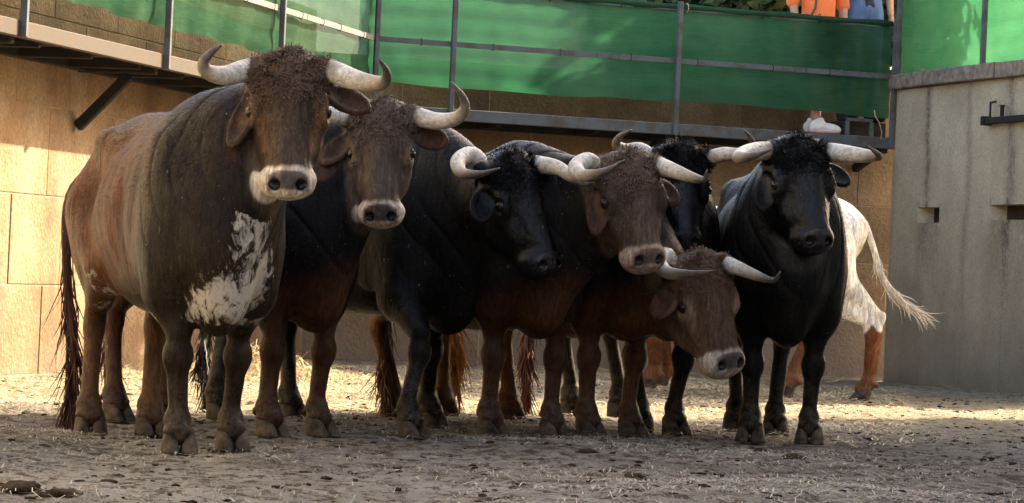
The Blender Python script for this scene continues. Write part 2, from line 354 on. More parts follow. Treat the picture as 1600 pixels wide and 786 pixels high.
RE = on_line(1386, EDGE0, dB); RE.z = 0             # right wall starts at the walkway's end
BE = isect(RE, dR, B0, dB)

def block_wall(name, p0, d, nrm, L, H, mat, label, bw, bh, thick=0.35, seed=1, skip_rows=0):
    """core + one object per block; p0 foot corner, d along, nrm into the yard"""
    root = empty(name, p0, math.atan2(d.y, d.x)); tag(root, label, 'wall')
    # local: x along, y = away from the yard (if nrm = -y)
    sgn = 1 if (Vector((-d.y, d.x, 0)).dot(nrm) > 0) else -1
    MB().box((L / 2, -sgn * (thick / 2), H / 2 - 0.15), (L, thick, H + 0.3)).build('core', M['mortar'], root)
    r2 = random.Random(seed); cache = {}; gp_ = 0.008
    rows = int(math.ceil(H / bh))
    for r in range(rows):
        z0 = r * bh; hh = min(bh, H - z0) ; x = -bw * (0.5 if r % 2 else 0.0)
        while x < L:
            a = max(x, 0); b = min(x + bw, L)
            if b - a > 0.06:
                key = (round(b - a, 3), round(hh, 3), r2.randrange(3))
                if key not in cache:
                    m = MB(); m.box((0, 0, 0), (b - a - gp_, 0.05, hh - gp_), ch=0.004); ob = m.build('block', mat, root); cache[key] = ob.data
                else:
                    ob = link(bpy.data.objects.new('block', cache[key]), root)
                ob.location = ((a + b) / 2, sgn * (-0.02 + 0.002 + r2.uniform(-0.005, 0.001)), z0 + hh / 2)
            x += bw
    return root
# left wall runs from the corner towards the camera
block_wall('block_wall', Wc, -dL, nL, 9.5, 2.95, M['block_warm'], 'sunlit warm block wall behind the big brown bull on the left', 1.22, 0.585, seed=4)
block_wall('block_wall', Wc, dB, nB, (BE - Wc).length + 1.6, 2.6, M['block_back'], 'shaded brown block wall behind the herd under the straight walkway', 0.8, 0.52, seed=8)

# right wall: smooth concrete panels, two slots, drain streaks, coping
HR = 2.58
def right_wall():
    root = empty('concrete_wall', RE, math.atan2(-dR.y, -dR.x)); tag(root, 'grey stained concrete wall with two small slots on the right', 'wall')
    L = 4.6; sg = 1 if Vector((dR.y, -dR.x, 0)).dot(nR) > 0 else -1      # local y sign towards yard
    Mi = (Matrix.Translation(RE) @ Matrix.Rotation(math.atan2(-dR.y, -dR.x), 4, 'Z')).inverted()
    def loc(px, py):                                # column/row on the wall's face -> local x, z
        q = on_line(px, RE, dR); r = ray(px, py); P = Vector((0, 0, CAMH)) + r * (q.y / r.y)
        p = isect(Vector((0, 0, 0)), Vector((r.x, r.y, 0)), RE, dR); P = Vector((0, 0, CAMH)) + r * (p.y / r.y); l = Mi @ P; return l.x, l.z
    slots = []
    for (x0, y0, x1, y1) in ((1434, 324, 1467, 348), (1547, 320, 1640, 343)):
        a = loc(x0, y0); b = loc(x1, y1); slots.append((a[0], b[0], b[1], a[1]))
    seams = [loc(x, 160)[0] for x in (1454, 1517, 1580)]
    edges = [0.0] + [s for s in seams] + [seams[-1] + 0.9, seams[-1] + 1.8, L]
    gap = 0.006
    def panel(x0, x1, z0, z1, nm='panel'):
        if x1 - x0 < 0.02 or z1 - z0 < 0.02: return
        nxs = max(2, int((x1 - x0) / 0.03)); nzs = max(2, int((z1 - z0) / 0.06))
        X = np.linspace(x0, x1, nxs + 1); Z = np.linspace(z0, z1, nzs + 1)
        XX, ZZ = np.meshgrid(X, Z, indexing='ij'); YY = np.zeros_like(XX)
        i2 = np.arange(XX.size).reshape(XX.shape); n0 = XX.size
        V = np.concatenate([np.stack([XX, YY, ZZ], -1).reshape(-1, 3), np.array([[x0, -sg * 0.4, z0], [x1, -sg * 0.4, z0], [x1, -sg * 0.4, z1], [x0, -sg * 0.4, z1]])])
        Fq = np.stack([i2[:-1, :-1], i2[1:, :-1], i2[1:, 1:], i2[:-1, 1:]], -1).reshape(-1, 4)
        c = [i2[0, 0], i2[-1, 0], i2[-1, -1], i2[0, -1]]; bk = [n0, n0 + 1, n0 + 2, n0 + 3]
        side = np.array([[c[k], bk[k], bk[(k + 1) % 4], c[(k + 1) % 4]] for k in range(4)]); back = np.array([bk])
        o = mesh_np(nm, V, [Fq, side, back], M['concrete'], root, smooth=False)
        st = np.zeros(len(V), np.float32); x = V[:, 0]; z = V[:, 2]
        for s, wd, ln, am in streaks:
            wob = 0.025 * np.sin(z * 5 + s * 7) + 0.012 * np.sin(z * 17)
            st += am * np.exp(-((x - s - wob) / wd) ** 2) * np.clip((z - (HR - ln)) / (0.55 * ln), 0, 1)
        for (a, b, z0_, z1_) in slots:
            st += 0.5 * (1 / (1 + np.exp(-(x - a) / 0.02))) * (1 / (1 + np.exp((x - b) / 0.02))) * np.clip(1 - (z0_ - z) / 0.9, 0, 1) * (z < z0_ + 0.02)
        a_ = o.data.attributes.new('streak', 'FLOAT', 'POINT'); a_.data.foreach_set('value', np.clip(st, 0, 1).astype(np.float32))
    streaks = [(seams[0] - 0.02, 0.06, 1.55, 1.0), (seams[1], 0.06, 2.4, 0.55), (seams[2] + 0.03, 0.09, 2.3, 0.75), (0.02, 0.05, 2.5, 0.3), (seams[2] + 0.6, 0.1, 2.0, 0.6)]
    for i in range(len(edges) - 1):
        x0, x1 = edges[i] + gap / 2, edges[i + 1] - gap / 2
        cuts = [s for s in slots if s[1] > x0 and s[0] < x1]
        if not cuts: panel(x0, x1, -0.1, HR); continue
        s = cuts[0]; a, b = max(x0, s[0]), min(x1, s[1])
        panel(x0, a, -0.1, HR); panel(b, x1, -0.1, HR); panel(a, b, -0.1, s[2]); panel(a, b, s[3], HR)
    for s in slots:                                  # near-black sheet painted for the unlit depth of each slot
        MB().box(((s[0] + s[1]) / 2, -sg * 0.165, (s[2] + s[3]) / 2), (s[1] - s[0], 0.02, s[3] - s[2])).build('slot_back', M['slot_dark'], root)
    MB().box((L / 2 - 0.02, -sg * 0.43, HR / 2 - 0.06), (L - 0.05, 0.05, HR)).build('core', M['mortar'], root)
    x = -0.05; r3 = random.Random(2)
    for wd in (0.95, 1.35, 0.9, 1.1, 0.9):
        m = MB(); m.box((0, 0, 0), (wd - 0.012, 0.5, 0.13), ch=0.008)
        o = m.build('coping_stone', M['coping'], root); o.location = (x + wd / 2, -sg * 0.18 + r3.uniform(-0.01, 0.01), HR + 0.065 + r3.uniform(-0.004, 0.008)); o.rotation_euler = (0, r3.uniform(-0.006, 0.006), 0)
        mm = o.modifiers.new('rough', 'SUBSURF'); mm.subdivision_type = 'SIMPLE'; mm.levels = 4; mm.render_levels = 4
        tx = bpy.data.textures.new('rough', 'CLOUDS'); tx.noise_scale = 0.09; dm = o.modifiers.new('d', 'DISPLACE'); dm.texture = tx; dm.strength = 0.018; dm.mid_level = 0.5
        x += wd
    # hooked iron latch bar sticking out of the wall
    x0, z0 = loc(1549, 190)
    ib = empty('latch_bar', Mi.inverted() @ Vector((x0, 0, z0)), math.atan2(-dR.y, -dR.x)); tag(ib, 'black iron bar with two upright pegs fixed on the right wall near the top', 'bar')
    MB().box((0.9, sg * 0.05, 0), (1.8, 0.05, 0.055), ch=0.006).build('bar', M['dark_steel'], ib)
    MB().box((0.01, sg * 0.05, 0.002), (0.05, 0.09, 0.075), ch=0.006).build('end_plate', M['dark_steel'], ib)
    x1, _ = loc(1553, 190); x2, _ = loc(1574, 190)
    MB().tube([(x1 - x0 + 0.03, sg * 0.05, 0.0), (x1 - x0 + 0.03, sg * 0.05, 0.13), (x1 - x0 + 0.05, sg * 0.06, 0.148), (x1 - x0 + 0.2, sg * 0.08, 0.15)], 0.009, 8).build('hook', M['dark_steel'], ib)
    pm = MB(); pm.tube([(x2 - x0, sg * 0.05, 0.0), (x2 - x0, sg * 0.05, 0.11)], 0.018, 8); pm.tube([(x2 - x0, sg * 0.05, 0.11), (x2 - x0, sg * 0.05, 0.122)], 0.026, 8); pm.build('peg', M['dark_steel'], ib)
    return root, Mi.inverted(), sg
RW, RWM, rsg = right_wall()

# ------------------------------------------------------------ steel walkway with posts, rails and netting
ZF = 2.16                                           # walkway floor
def zat(px, py, q, e):                              # height of the point seen at (px,py) on the upright plane through q along e
    r = ray(px, py); p = isect(Vector((0, 0, 0)), Vector((r.x, r.y, 0)), q, e); return CAMH + r.z * (p.y / r.y), p

ZR, ZT, ZN = 2.70, 3.17, 2.345                       # middle rail, top rail, lower edge of the netting
def walkway(p, d, nrm, L, bks, label, sd=0.36, em='rust_beam'):
    """p: edge corner; d along; deck reaches WALKW back to the wall"""
    root = empty('walkway', (p.x, p.y, ZF), 0.0, label, 'walkway')
    def P(s, q, z): return p * 0 + d * s - nrm * q + Vector((0, 0, z))            # local to root
    r = random.Random(5)
    MB().bar(P(-0.01, 0.03, -0.05), P(L, 0.03, -0.05), 0.05, 0.10).build('edge_beam', M[em], root)
    MB().bar(P(0, WALKW - 0.06, -0.09), P(L, WALKW - 0.06, -0.09), 0.05, 0.09).build('wall_beam', M['dark_steel'], root)
    nb = int(L / 0.9)
    for k in range(nb + 1):
        s = min(0.25 + k * 0.9, L - 0.05)
        MB().bar(P(s, 0.055, -0.095), P(s, WALKW - 0.09, -0.095), 0.05, 0.07).build('joist', M['dark_steel'], root)
    s = 0.0; me = None
    while s < L - 0.02:
        wd = min(0.24, L - s)
        o = MB().bar(P(s + wd / 2, 0.056, -0.03), P(s + wd / 2, WALKW - 0.012, -0.03), wd - 0.014, 0.035).build('deck_board', M['deck'], root)
        o.location.z = r.uniform(-0.003, 0.003); s += 0.24
    for s in bks:
        b = MB().bar(P(s, 0.056, -0.095), P(s, WALKW - 0.012, -0.095), 0.075, 0.09).build('bracket', M['dark_steel'], root)
        MB().bar(P(s, WALKW * 0.4, -0.15), P(s, WALKW - 0.02, -0.15 - sd), 0.06, 0.07).build('strut', M['dark_steel'], b)
    return root
def s_of(px, e):                                     # distance from the corner E of the point at column px
    q = on_line(px, E, e); return (Vector((q.x, q.y, 0)) - E).dot(e)
LBACK = (RE - E).length
left_ps = [-s_of(x, dL) for x in (422, 244)]
stp = left_ps[1] - left_ps[0]; left_ps += [left_ps[1] + stp, left_ps[1] + 2 * stp]
back_ps = [s_of(x, dB) for x in (692, 1043)] + [LBACK - 0.03]
walkway(E, dB, nB, LBACK, [back_ps[1] - 0.02, LBACK - 0.06], 'dark steel walkway running along the shaded back wall above the herd', 0.12, 'steel')
walkway(E, -dL, nL, 8.6, [left_ps[1], left_ps[2], left_ps[0]], 'steel walkway on brackets along the sunlit left wall')
def net_sheet(name, p, d, nrm, L, z0, z1, root, seed, back=0.062, sagb=0.007, fold=0.005, endcut=0.0):
    nx = max(8, int(L / 0.05)); nz = 30; rs2 = np.random.RandomState(seed)
    S, T = np.meshgrid(np.linspace(0, 1, nx + 1), np.linspace(0, 1, nz + 1), indexing='ij')
    s = S * L; ph = rs2.uniform(0, 6, 6)
    zb = z0 + sagb * np.sin(s * 1.9 + ph[0]) + 0.006 * np.sin(s * 6.3 + ph[1]) - 0.01 * np.sin(s / L * PI * 2 + 0.6)
    z = zb + (z1 - zb) * T
    f = fold * (np.sin(z * 38 + 0.8 * np.sin(s * 2.1 + ph[2]) + ph[3]) + 0.8 * np.sin(z * 17 + 1.3 * np.sin(s * 1.3) + ph[4]))
    f = f + 0.006 * np.abs(np.sin(s * 5.3 + 1.4 * np.sin(z * 3) + ph[0])) ** 6 * 2 - 0.004 * np.abs(np.sin(s * 13 + 2 * z + ph[2])) ** 10
    f = f + 0.02 * np.sin(s * 2.7 + ph[5]) * np.sin(T * PI) + 0.012 * np.sin(s * 9 + 3 * T) * np.exp(-T * 8) * 2
    q = back - f * 0.9
    X = p.x + d.x * s - nrm.x * q; Y = p.y + d.y * s - nrm.y * q
    i2 = np.arange(S.size).reshape(S.shape)
    o = mesh_np(name, np.stack([X, Y, z], -1).reshape(-1, 3) - np.array(root.location[:]), np.stack([i2[:-1, :-1], i2[1:, :-1], i2[1:, 1:], i2[:-1, 1:]], -1).reshape(-1, 4), M['net'], root)
    uv = o.data.uv_layers.new(name='UVMap'); li = np.zeros(len(o.data.loops), np.int32); o.data.loops.foreach_get('vertex_index', li)
    UV = np.stack([s.ravel(), z.ravel()], 1)[li]; uv.data.foreach_set('uv', UV.astype(np.float32).ravel())
    return o
def railing(p, d, nrm, L, ps, label, seed, zb=None, zt=ZT, zr=ZR, zn=ZN, bay=None, mrail='steel'):
    root = empty('fence', (p.x, p.y, 0), 0.0, label, 'fence')
    zb = ZF - 0.1 if zb is None else zb
    def P(s, q, z): return d * s - nrm * q + Vector((0, 0, z))
    for s in ps:
        MB().bar(P(s, -0.012, zb), P(s, -0.012, zt + 0.04), 0.042, 0.042, up=d).build('post', M['steel'], root)
    if zr:
        for k in range(int(L / 2.0) + 1):
            a, b = k * 2.0, min(L, (k + 1) * 2.0)
            if b - a > 0.1: MB().bar(P(a, 0.016, zr), P(b - 0.01, 0.016, zr), 0.012, 0.045).build('rail', M[mrail], root)
    MB().bar(P(0, 0.075, zt - 0.02), P(L, 0.075, zt - 0.02), 0.03, 0.03).build('top_rail', M['steel'], root)
    net_sheet('netting', p - d * 0.06, d, nrm, L + 0.03, zn, zt + 0.005, root, seed)
    r9 = random.Random(seed); s9 = 0.3
    while s9 < L - 0.1:
        q = P(s9, 0.065, zt - 0.005); m = MB(); m.tube([q + Vector((0, 0, .04)) * math.cos(a) - nrm * .04 * math.sin(a) for a in np.linspace(0, 2 * PI, 11)], 0.0035, 5, cap=False); m.build('tie', M['dark_steel'] if r9.random() < .6 else M['plaster'], root)
        if zr: m = MB(); q = P(s9 + .1, 0.016, zr); m.tube([q + Vector((0, 0, .03)) * math.cos(a) - nrm * .02 * math.sin(a) for a in np.linspace(0, 2 * PI, 11)], 0.003, 5, cap=False); m.build('tie', M['dark_steel'], root)
        s9 += r9.uniform(0.45, 0.8)
    # cloth hem rolled over the top rail
    pts = [P(s, 0.07, zt + 0.004 * math.sin(s * 7)) for s in np.linspace(0, L - 0.03, 40)]
    MB().tube(pts, [0.026 + 0.004 * math.sin(i * 1.7) for i in range(40)], 8).build('rolled_hem', M['net'], root, smooth=True)
    return root
railing(E, dB, nB, LBACK, [0.0] + back_ps, 'green netting fence along the shaded straight walkway at the back', 11)
railing(E, -dL, nL, 8.6, left_ps, 'sunlit green netting fence on the left walkway', 12, mrail='rust_rail')
s1 = (on_line(1521, RE, dR) - RE).length
railing(RE, -dR, nR, 4.6, [0.03, s1, s1 + 2.1], 'green netting fence standing on top of the right concrete wall', 13, zb=HR + 0.12, zt=3.55, zr=None, zn=HR + 0.10)
# small welded frame standing on the walkway near its right end, and the frayed cord
fs = s_of(1322, dB); fe = s_of(1360, dB); ro = E + dB * fs
wf = empty('frame', (ro.x, ro.y, ZF), 0, 'small grey welded frame standing on the walkway right of the white shoe', 'frame')
for a in (0.0, fe - fs): MB().bar(dB * a - nB * 0.12, dB * a - nB * 0.12 + Vector((0, 0, 0.13)), 0.035, 0.035, up=dB).build('upright', M['steel'], wf)
MB().bar(-nB * 0.12 + Vector((0, 0, 0.145)) - dB * 0.01, dB * (fe - fs) - nB * 0.12 + Vector((0, 0, 0.145)), 0.035, 0.03).build('crossbar', M['steel'], wf)
rc = at(1366, 172, RE.y - 0.08)
cp = [Vector((0, 0, 0)), Vector((0.01, 0, -0.05)), Vector((0.05, 0.0, -0.11)), Vector((0.075, 0, -0.19)), Vector((0.07, 0, -0.26))]
cc = MB().tube(cp, [0.006, 0.005, 0.004, 0.004, 0.003], 6).build('frayed_cord', M['straw'], None, smooth=True); cc.location = rc
tag(cc, 'pale frayed cord hanging from the netting at the walkway\'s right end', 'cord')

# ------------------------------------------------------------ beyond the yard: outer wall, unseen buildings added to shape the light, trees
def added_building(name, corners, H, mat, label, cat, roofh=0.25):
    root = empty(name, corners[0], 0, label, cat); o0 = Vector(corners[0]); m = MB()
    cs = [Vector(c) - o0 for c in corners]; n_ = len(cs)
    m.add([c - Vector((0, 0, 0.3)) for c in cs] + [c + Vector((0, 0, H)) for c in cs], [tuple(range(n_))[::-1]] + [(k, (k + 1) % n_, n_ + (k + 1) % n_, n_ + k) for k in range(n_)] + [tuple(n_ + k for k in range(n_))])
    m.build('wall', mat, root)
    ctr = sum(cs, Vector()) / n_; cs2 = [c + (c - ctr).normalized() * 0.04 for c in cs]; m = MB()
    m.add([c + Vector((0, 0, H + 0.004)) for c in cs2] + [c + Vector((0, 0, H + roofh)) for c in cs2], [tuple(range(n_))[::-1]] + [(k, (k + 1) % n_, n_ + (k + 1) % n_, n_ + k) for k in range(n_)] + [tuple(n_ + k for k in range(n_))])
    m.build('roof', M['roof'], root); return root
bc = RE - dR * 6.35; bc = Vector((bc.x, bc.y, 0)); nRo = -nR
added_building('added_barn', [bc, bc - dR * 22, bc - dR * 22 + nRo * 9, bc + nRo * 9], 8.2, M['plaster'], 'unseen tall rendered block added on the right to shade the front of the yard', 'added_barn')  # unseen, added to cast the shade over the foreground
la = Wc - dL * 9.7; lb = Wc - dL * 31
added_building('added_stable', [la, la - nL * 4, lb - nL * 4, lb], 5.2, M['plaster'], 'long rendered stable on the left side of the yard, behind the photographer\'s left', 'added_stable')  # unseen, added to cut low sky light and reflect warm sun
added_building('added_gallery', [Vector((-14, -3.5, 0)), Vector((-14, -8, 0)), Vector((15, -8, 0)), Vector((15, -3.5, 0))], 7.0, M['fill_cut_dark'], 'unseen tall dark block added behind the camera to cut frontal sky light', 'building')  # unseen, added so less sky light reaches the herd from the front
# low block wall behind the stand, pale speckled wall above the fence
ww = B0 + nB * -3.0
a = ww + dB * -1.6; b = ww + dB * 0.98
m = MB(); m.bar(Vector((0, 0, 1.7)), (b - a) + Vector((0, 0, 1.7)), 0.25, 4.2); o = m.build('rendered_wall', M['white_wall']); o.location = (a.x, a.y, 0)
tag(o, 'speckled pale wall showing just above the fence left of the dark foliage', 'wall')

def tree(loc, H, crown, n, label, lsize=0.11, seed=1, name='tree', leafm='leaf'):
    """crown: list of (x,y,z,rx,ry,rz) blobs relative to the foot"""
    root = empty(name, loc, 0, label, 'tree', 'trees behind the stand'); rs3 = np.random.RandomState(seed)
    m = MB(); m.tube([(0, 0, -0.2), (0.06, 0.03, H * 0.3), (-0.04, 0.05, H * 0.55), (0.02, 0, H * 0.8)], [0.16, 0.12, 0.09, 0.04], 9)
    tr = m.build('trunk', M['bark'], root, smooth=True)
    for i, c in enumerate(crown):
        MB().tube([(0, 0.02, H * 0.4), (c[0] * 0.5, c[1] * 0.5, (H * 0.4 + c[2]) / 2 + 0.1), (c[0], c[1], c[2])], [0.06, 0.04, 0.015], 6).build('limb', M['bark'], root, smooth=True)
    P = []; 
    for c in crown:
        k = int(n / len(crown)); v = rs3.normal(0, 1, (k, 3)); v /= np.linalg.norm(v, axis=1)[:, None]
        rr = rs3.uniform(0.35, 1.0, k) ** 0.6
        cl = np.sin(v[:, 0] * 5 + seed) * np.sin(v[:, 1] * 6) * np.sin(v[:, 2] * 5 + 1) * 0.3 + 1
        P.append(v * (rr * cl)[:, None] * np.array(c[3:6]) + np.array(c[:3]))
    P = np.concatenate(P); k = len(P)
    a1 = rs3.normal(0, 1, (k, 3)); a1 /= np.linalg.norm(a1, axis=1)[:, None]; a2 = np.cross(a1, rs3.normal(0, 1, (k, 3))); a2 /= np.linalg.norm(a2, axis=1)[:, None]
    s = lsize * rs3.uniform(0.6, 1.3, k)[:, None]
    V = np.stack([P - a1 * s, P + a2 * s * 0.4, P + a1 * s, P - a2 * s * 0.4], 1).reshape(-1, 3)
    o = mesh_np('crown', V, np.arange(4 * k).reshape(-1, 4), M[leafm], root, smooth=False); return root
tree((1.5, 31.3, 0), 5.0, [(0, 0, 3.6, 0.9, 0.7, 1.1), (-0.5, 0.2, 3.0, 0.7, 0.6, 0.9), (0.7, 0, 3.1, 0.8, 0.6, 1.0), (0.1, 0, 4.3, 0.9, 0.6, 0.6), (1.0, 0, 4.4, .8, .6, .6), (0.9, -.4, 3.7, .8, .5, .8)], 16000, 'dark leafy tree behind the fence, left of the person in orange', seed=3)
tree((3.4, 31.2, 0), 5.4, [(0, 0, 4.0, 0.9, 0.8, 1.1), (-0.7, 0, 3.3, 0.8, 0.6, 0.9), (0.8, 0.2, 3.4, 0.9, 0.8, 1.0), (0.3, 0, 4.7, 0.9, 0.6, 0.6), (1.2, 0, 4.6, .8, .6, .6), (1.4, -.5, 3.7, .8, .5, .8), (2.0, -.3, 4.2, .7, .5, .7)], 18000, 'dark leafy tree directly behind the person in jeans', seed=4)
tree((5.6, 29.9, 0), 6.8, [(0, 0, 4.8, 1.0, 0.9, 0.7), (-0.8, 0.1, 5.9, 1.0, 0.9, 0.8), (-0.4, 0, 3.9, 0.9, 0.8, 0.6), (-1.0, 0.3, 4.9, 0.8, 0.8, 0.6)], 5200, 'taller tree beyond the right wall casting dappled shade on the netting', lsize=0.13, seed=5)
# ------------------------------------------------------------ smooth implicit bodies
class SDF:
    """list of primitives blended smoothly, meshed on a stretched grid (fine where the head is)"""
    def __init__(s): s.pr = []
    def ell(s, c, r, k=0.06, R=None, neg=False):
        s.pr.append(('e', np.array(c, float), np.array(r, float), np.eye(3) if R is None else np.array(R, float), k, neg)); return s
    def cone(s, a, b, ra, rb, k=0.05, flat=None, fs=1.0, neg=False):
        s.pr.append(('c', np.array(a, float), np.array(b, float), ra, rb, None if flat is None else np.array(flat, float), fs, k, neg)); return s
    def chain(s, pts, rs_, k=0.04, **kw):
        for i in range(len(pts) - 1): s.cone(pts[i], pts[i + 1], rs_[i], rs_[i + 1], k, **kw)
        return s
    def mesh(s, fine=None, hf=0.009, hc=0.017):
        lo = np.full(3, 1e9); hi = -lo; bb = []
        for p in s.pr:
            if p[0] == 'e':
                ext = np.abs(p[3].T) @ p[2]; a, b = p[1] - ext, p[1] + ext; k = p[4]; neg = p[5]
            else:
                r = max(p[3], p[4]); a = np.minimum(p[1], p[2]) - r; b = np.maximum(p[1], p[2]) + r; k = p[7]; neg = p[8]
            m = 1.3 * k + 2.2 * hc; bb.append((a - m, b + m))
            if not neg: lo = np.minimum(lo, a); hi = np.maximum(hi, b)
        lo -= 0.06; hi += 0.06; ax = []
        for i in range(3):
            if fine is None: ax.append(np.arange(lo[i], hi[i] + hc, hc)); continue
            f0, f1 = max(fine[0][i], lo[i]), min(fine[1][i], hi[i]); A = []
            if f0 - lo[i] > hc: A.append(np.linspace(lo[i], f0, max(2, int((f0 - lo[i]) / hc)))[:-1])
            A.append(np.linspace(f0, f1, max(2, int((f1 - f0) / hf))))
            if hi[i] - f1 > hc: A.append(np.linspace(f1, hi[i], max(2, int((hi[i] - f1) / hc)))[1:])
            ax.append(np.concatenate(A))
        D = np.full([len(a) for a in ax], 0.5, np.float32)
        for p, (a, b) in zip(s.pr, bb):
            sl_ = [slice(max(0, np.searchsorted(ax[i], a[i]) - 1), min(len(ax[i]), np.searchsorted(ax[i], b[i]) + 1)) for i in range(3)]
            X, Y, Z = ax[0][sl_[0]][:, None, None].astype(np.float32), ax[1][sl_[1]][None, :, None].astype(np.float32), ax[2][sl_[2]][None, None, :].astype(np.float32)
            if p[0] == 'e':
                c, r, R, k, neg = p[1:]
                X, Y, Z = X - c[0], Y - c[1], Z - c[2]
                u = (R[0, 0] * X + R[0, 1] * Y + R[0, 2] * Z); v = (R[1, 0] * X + R[1, 1] * Y + R[1, 2] * Z); w_ = (R[2, 0] * X + R[2, 1] * Y + R[2, 2] * Z)
                k0 = np.sqrt((u / r[0]) ** 2 + (v / r[1]) ** 2 + (w_ / r[2]) ** 2) + 1e-6
                k1 = np.sqrt((u / r[0] ** 2) ** 2 + (v / r[1] ** 2) ** 2 + (w_ / r[2] ** 2) ** 2) + 1e-6
                d = k0 * (k0 - 1) / k1
            else:
                a_, b_, ra, rb, fl, fs, k, neg = p[1:]
                X, Y, Z = X - a_[0], Y - a_[1], Z - a_[2]; ba = b_ - a_
                h = np.clip((X * ba[0] + Y * ba[1] + Z * ba[2]) / max(1e-9, ba @ ba), 0, 1)
                X, Y, Z = X - h * ba[0], Y - h * ba[1], Z - h * ba[2]; q = X * X + Y * Y + Z * Z
                if fl is not None:
                    o_ = X * fl[0] + Y * fl[1] + Z * fl[2]; q = q + o_ * o_ * (fs * fs - 1)
                d = np.sqrt(q) - (ra + (rb - ra) * h)
                if fl is not None: d = d * 0.75
            cur = D[sl_[0], sl_[1], sl_[2]]
            if neg:
                h = np.maximum(k - np.abs(cur + d), 0) / k; D[sl_[0], sl_[1], sl_[2]] = np.maximum(cur, -d) + h * h * k * 0.25
            else:
                h = np.maximum(k - np.abs(cur - d), 0) / k; D[sl_[0], sl_[1], sl_[2]] = np.minimum(cur, d) - h * h * k * 0.25
        return surface_net(D, ax)
def surface_net(D, ax):
    S = D < 0
    nx, ny, nz = D.shape
    cnt = np.zeros((nx - 1, ny - 1, nz - 1), np.int8)
    cr = [(i, j, k) for i in (0, 1) for j in (0, 1) for k in (0, 1)]
    for (i, j, k) in cr: cnt += S[i:nx - 1 + i, j:ny - 1 + j, k:nz - 1 + k]
    act = (cnt > 0) & (cnt < 8); I = np.argwhere(act); n = len(I)
    vid = np.full(act.shape, -1, np.int32); vid[act] = np.arange(n)
    val = {c: D[I[:, 0] + c[0], I[:, 1] + c[1], I[:, 2] + c[2]] for c in cr}
    acc = np.zeros((n, 3)); num = np.zeros(n)
    lo = [ax[a][I[:, a]] for a in range(3)]; st = [ax[a][I[:, a] + 1] - ax[a][I[:, a]] for a in range(3)]
    for c in cr:
        for a in range(3):
            if c[a]: continue
            d = list(c); d[a] = 1; d = tuple(d); v0, v1 = val[c], val[d]; m = (v0 < 0) != (v1 < 0)
            t = np.where(m, v0 / np.where(m, v0 - v1, 1), 0)
            for b in range(3):
                acc[:, b] += m * (lo[b] + st[b] * (t if b == a else c[b]))
            num += m
    V = acc / num[:, None]; F = []
    for a in range(3):
        b, c = (a + 1) % 3, (a + 2) % 3
        sl0 = [slice(None)] * 3; sl1 = [slice(None)] * 3; sl0[a] = slice(0, -1); sl1[a] = slice(1, None)
        m = S[tuple(sl0)] != S[tuple(sl1)]; P = np.argwhere(m)
        P = P[(P[:, b] > 0) & (P[:, c] > 0) & (P[:, b] < D.shape[b] - 1) & (P[:, c] < D.shape[c] - 1)]
        q = []
        for (db, dc) in ((-1, -1), (0, -1), (0, 0), (-1, 0)):
            T = P.copy(); T[:, b] += db; T[:, c] += dc; q.append(vid[T[:, 0], T[:, 1], T[:, 2]])
        Q = np.stack(q, 1); fl = ~S[P[:, 0], P[:, 1], P[:, 2]]; Q[fl] = Q[fl][:, ::-1]; F.append(Q)
    return V, np.concatenate(F)
def vnormals(V, Q):
    n = np.cross(V[Q[:, 2]] - V[Q[:, 0]], V[Q[:, 3]] - V[Q[:, 1]]); Nn = np.zeros_like(V)
    for k in range(4):
        for a in range(3): Nn[:, a] += np.bincount(Q[:, k], n[:, a], len(V))
    return Nn / np.maximum(np.linalg.norm(Nn, axis=1), 1e-9)[:, None]
def laplace(V, Q, it=1, lam=0.5):
    for _ in range(it):
        A = np.zeros_like(V); c = np.zeros(len(V))
        for k in range(4):
            i, j = Q[:, k], Q[:, (k + 1) % 4]
            for a in range(3): A[:, a] += np.bincount(i, V[j, a], len(V)) + np.bincount(j, V[i, a], len(V))
            c += np.bincount(i, minlength=len(V)) + np.bincount(j, minlength=len(V))
        V = V + lam * (A / np.maximum(c, 1)[:, None] - V)
    return V
def sstep(x, a, b): t = np.clip((x - a) / (b - a), 0, 1); return t * t * (3 - 2 * t)
def vnoise(P, s, seed=0):
    """cheap smooth noise from sums of sines"""
    r = np.random.RandomState(seed); o = np.zeros(len(P))
    for i in range(5):
        k = r.normal(0, 1, 3); k *= s / np.linalg.norm(k) * r.uniform(0.7, 1.6); o += np.sin(P @ k + r.uniform(0, 6) + 1.5 * np.sin(P @ (k[[1, 2, 0]] * 0.6)))
    return o / 5

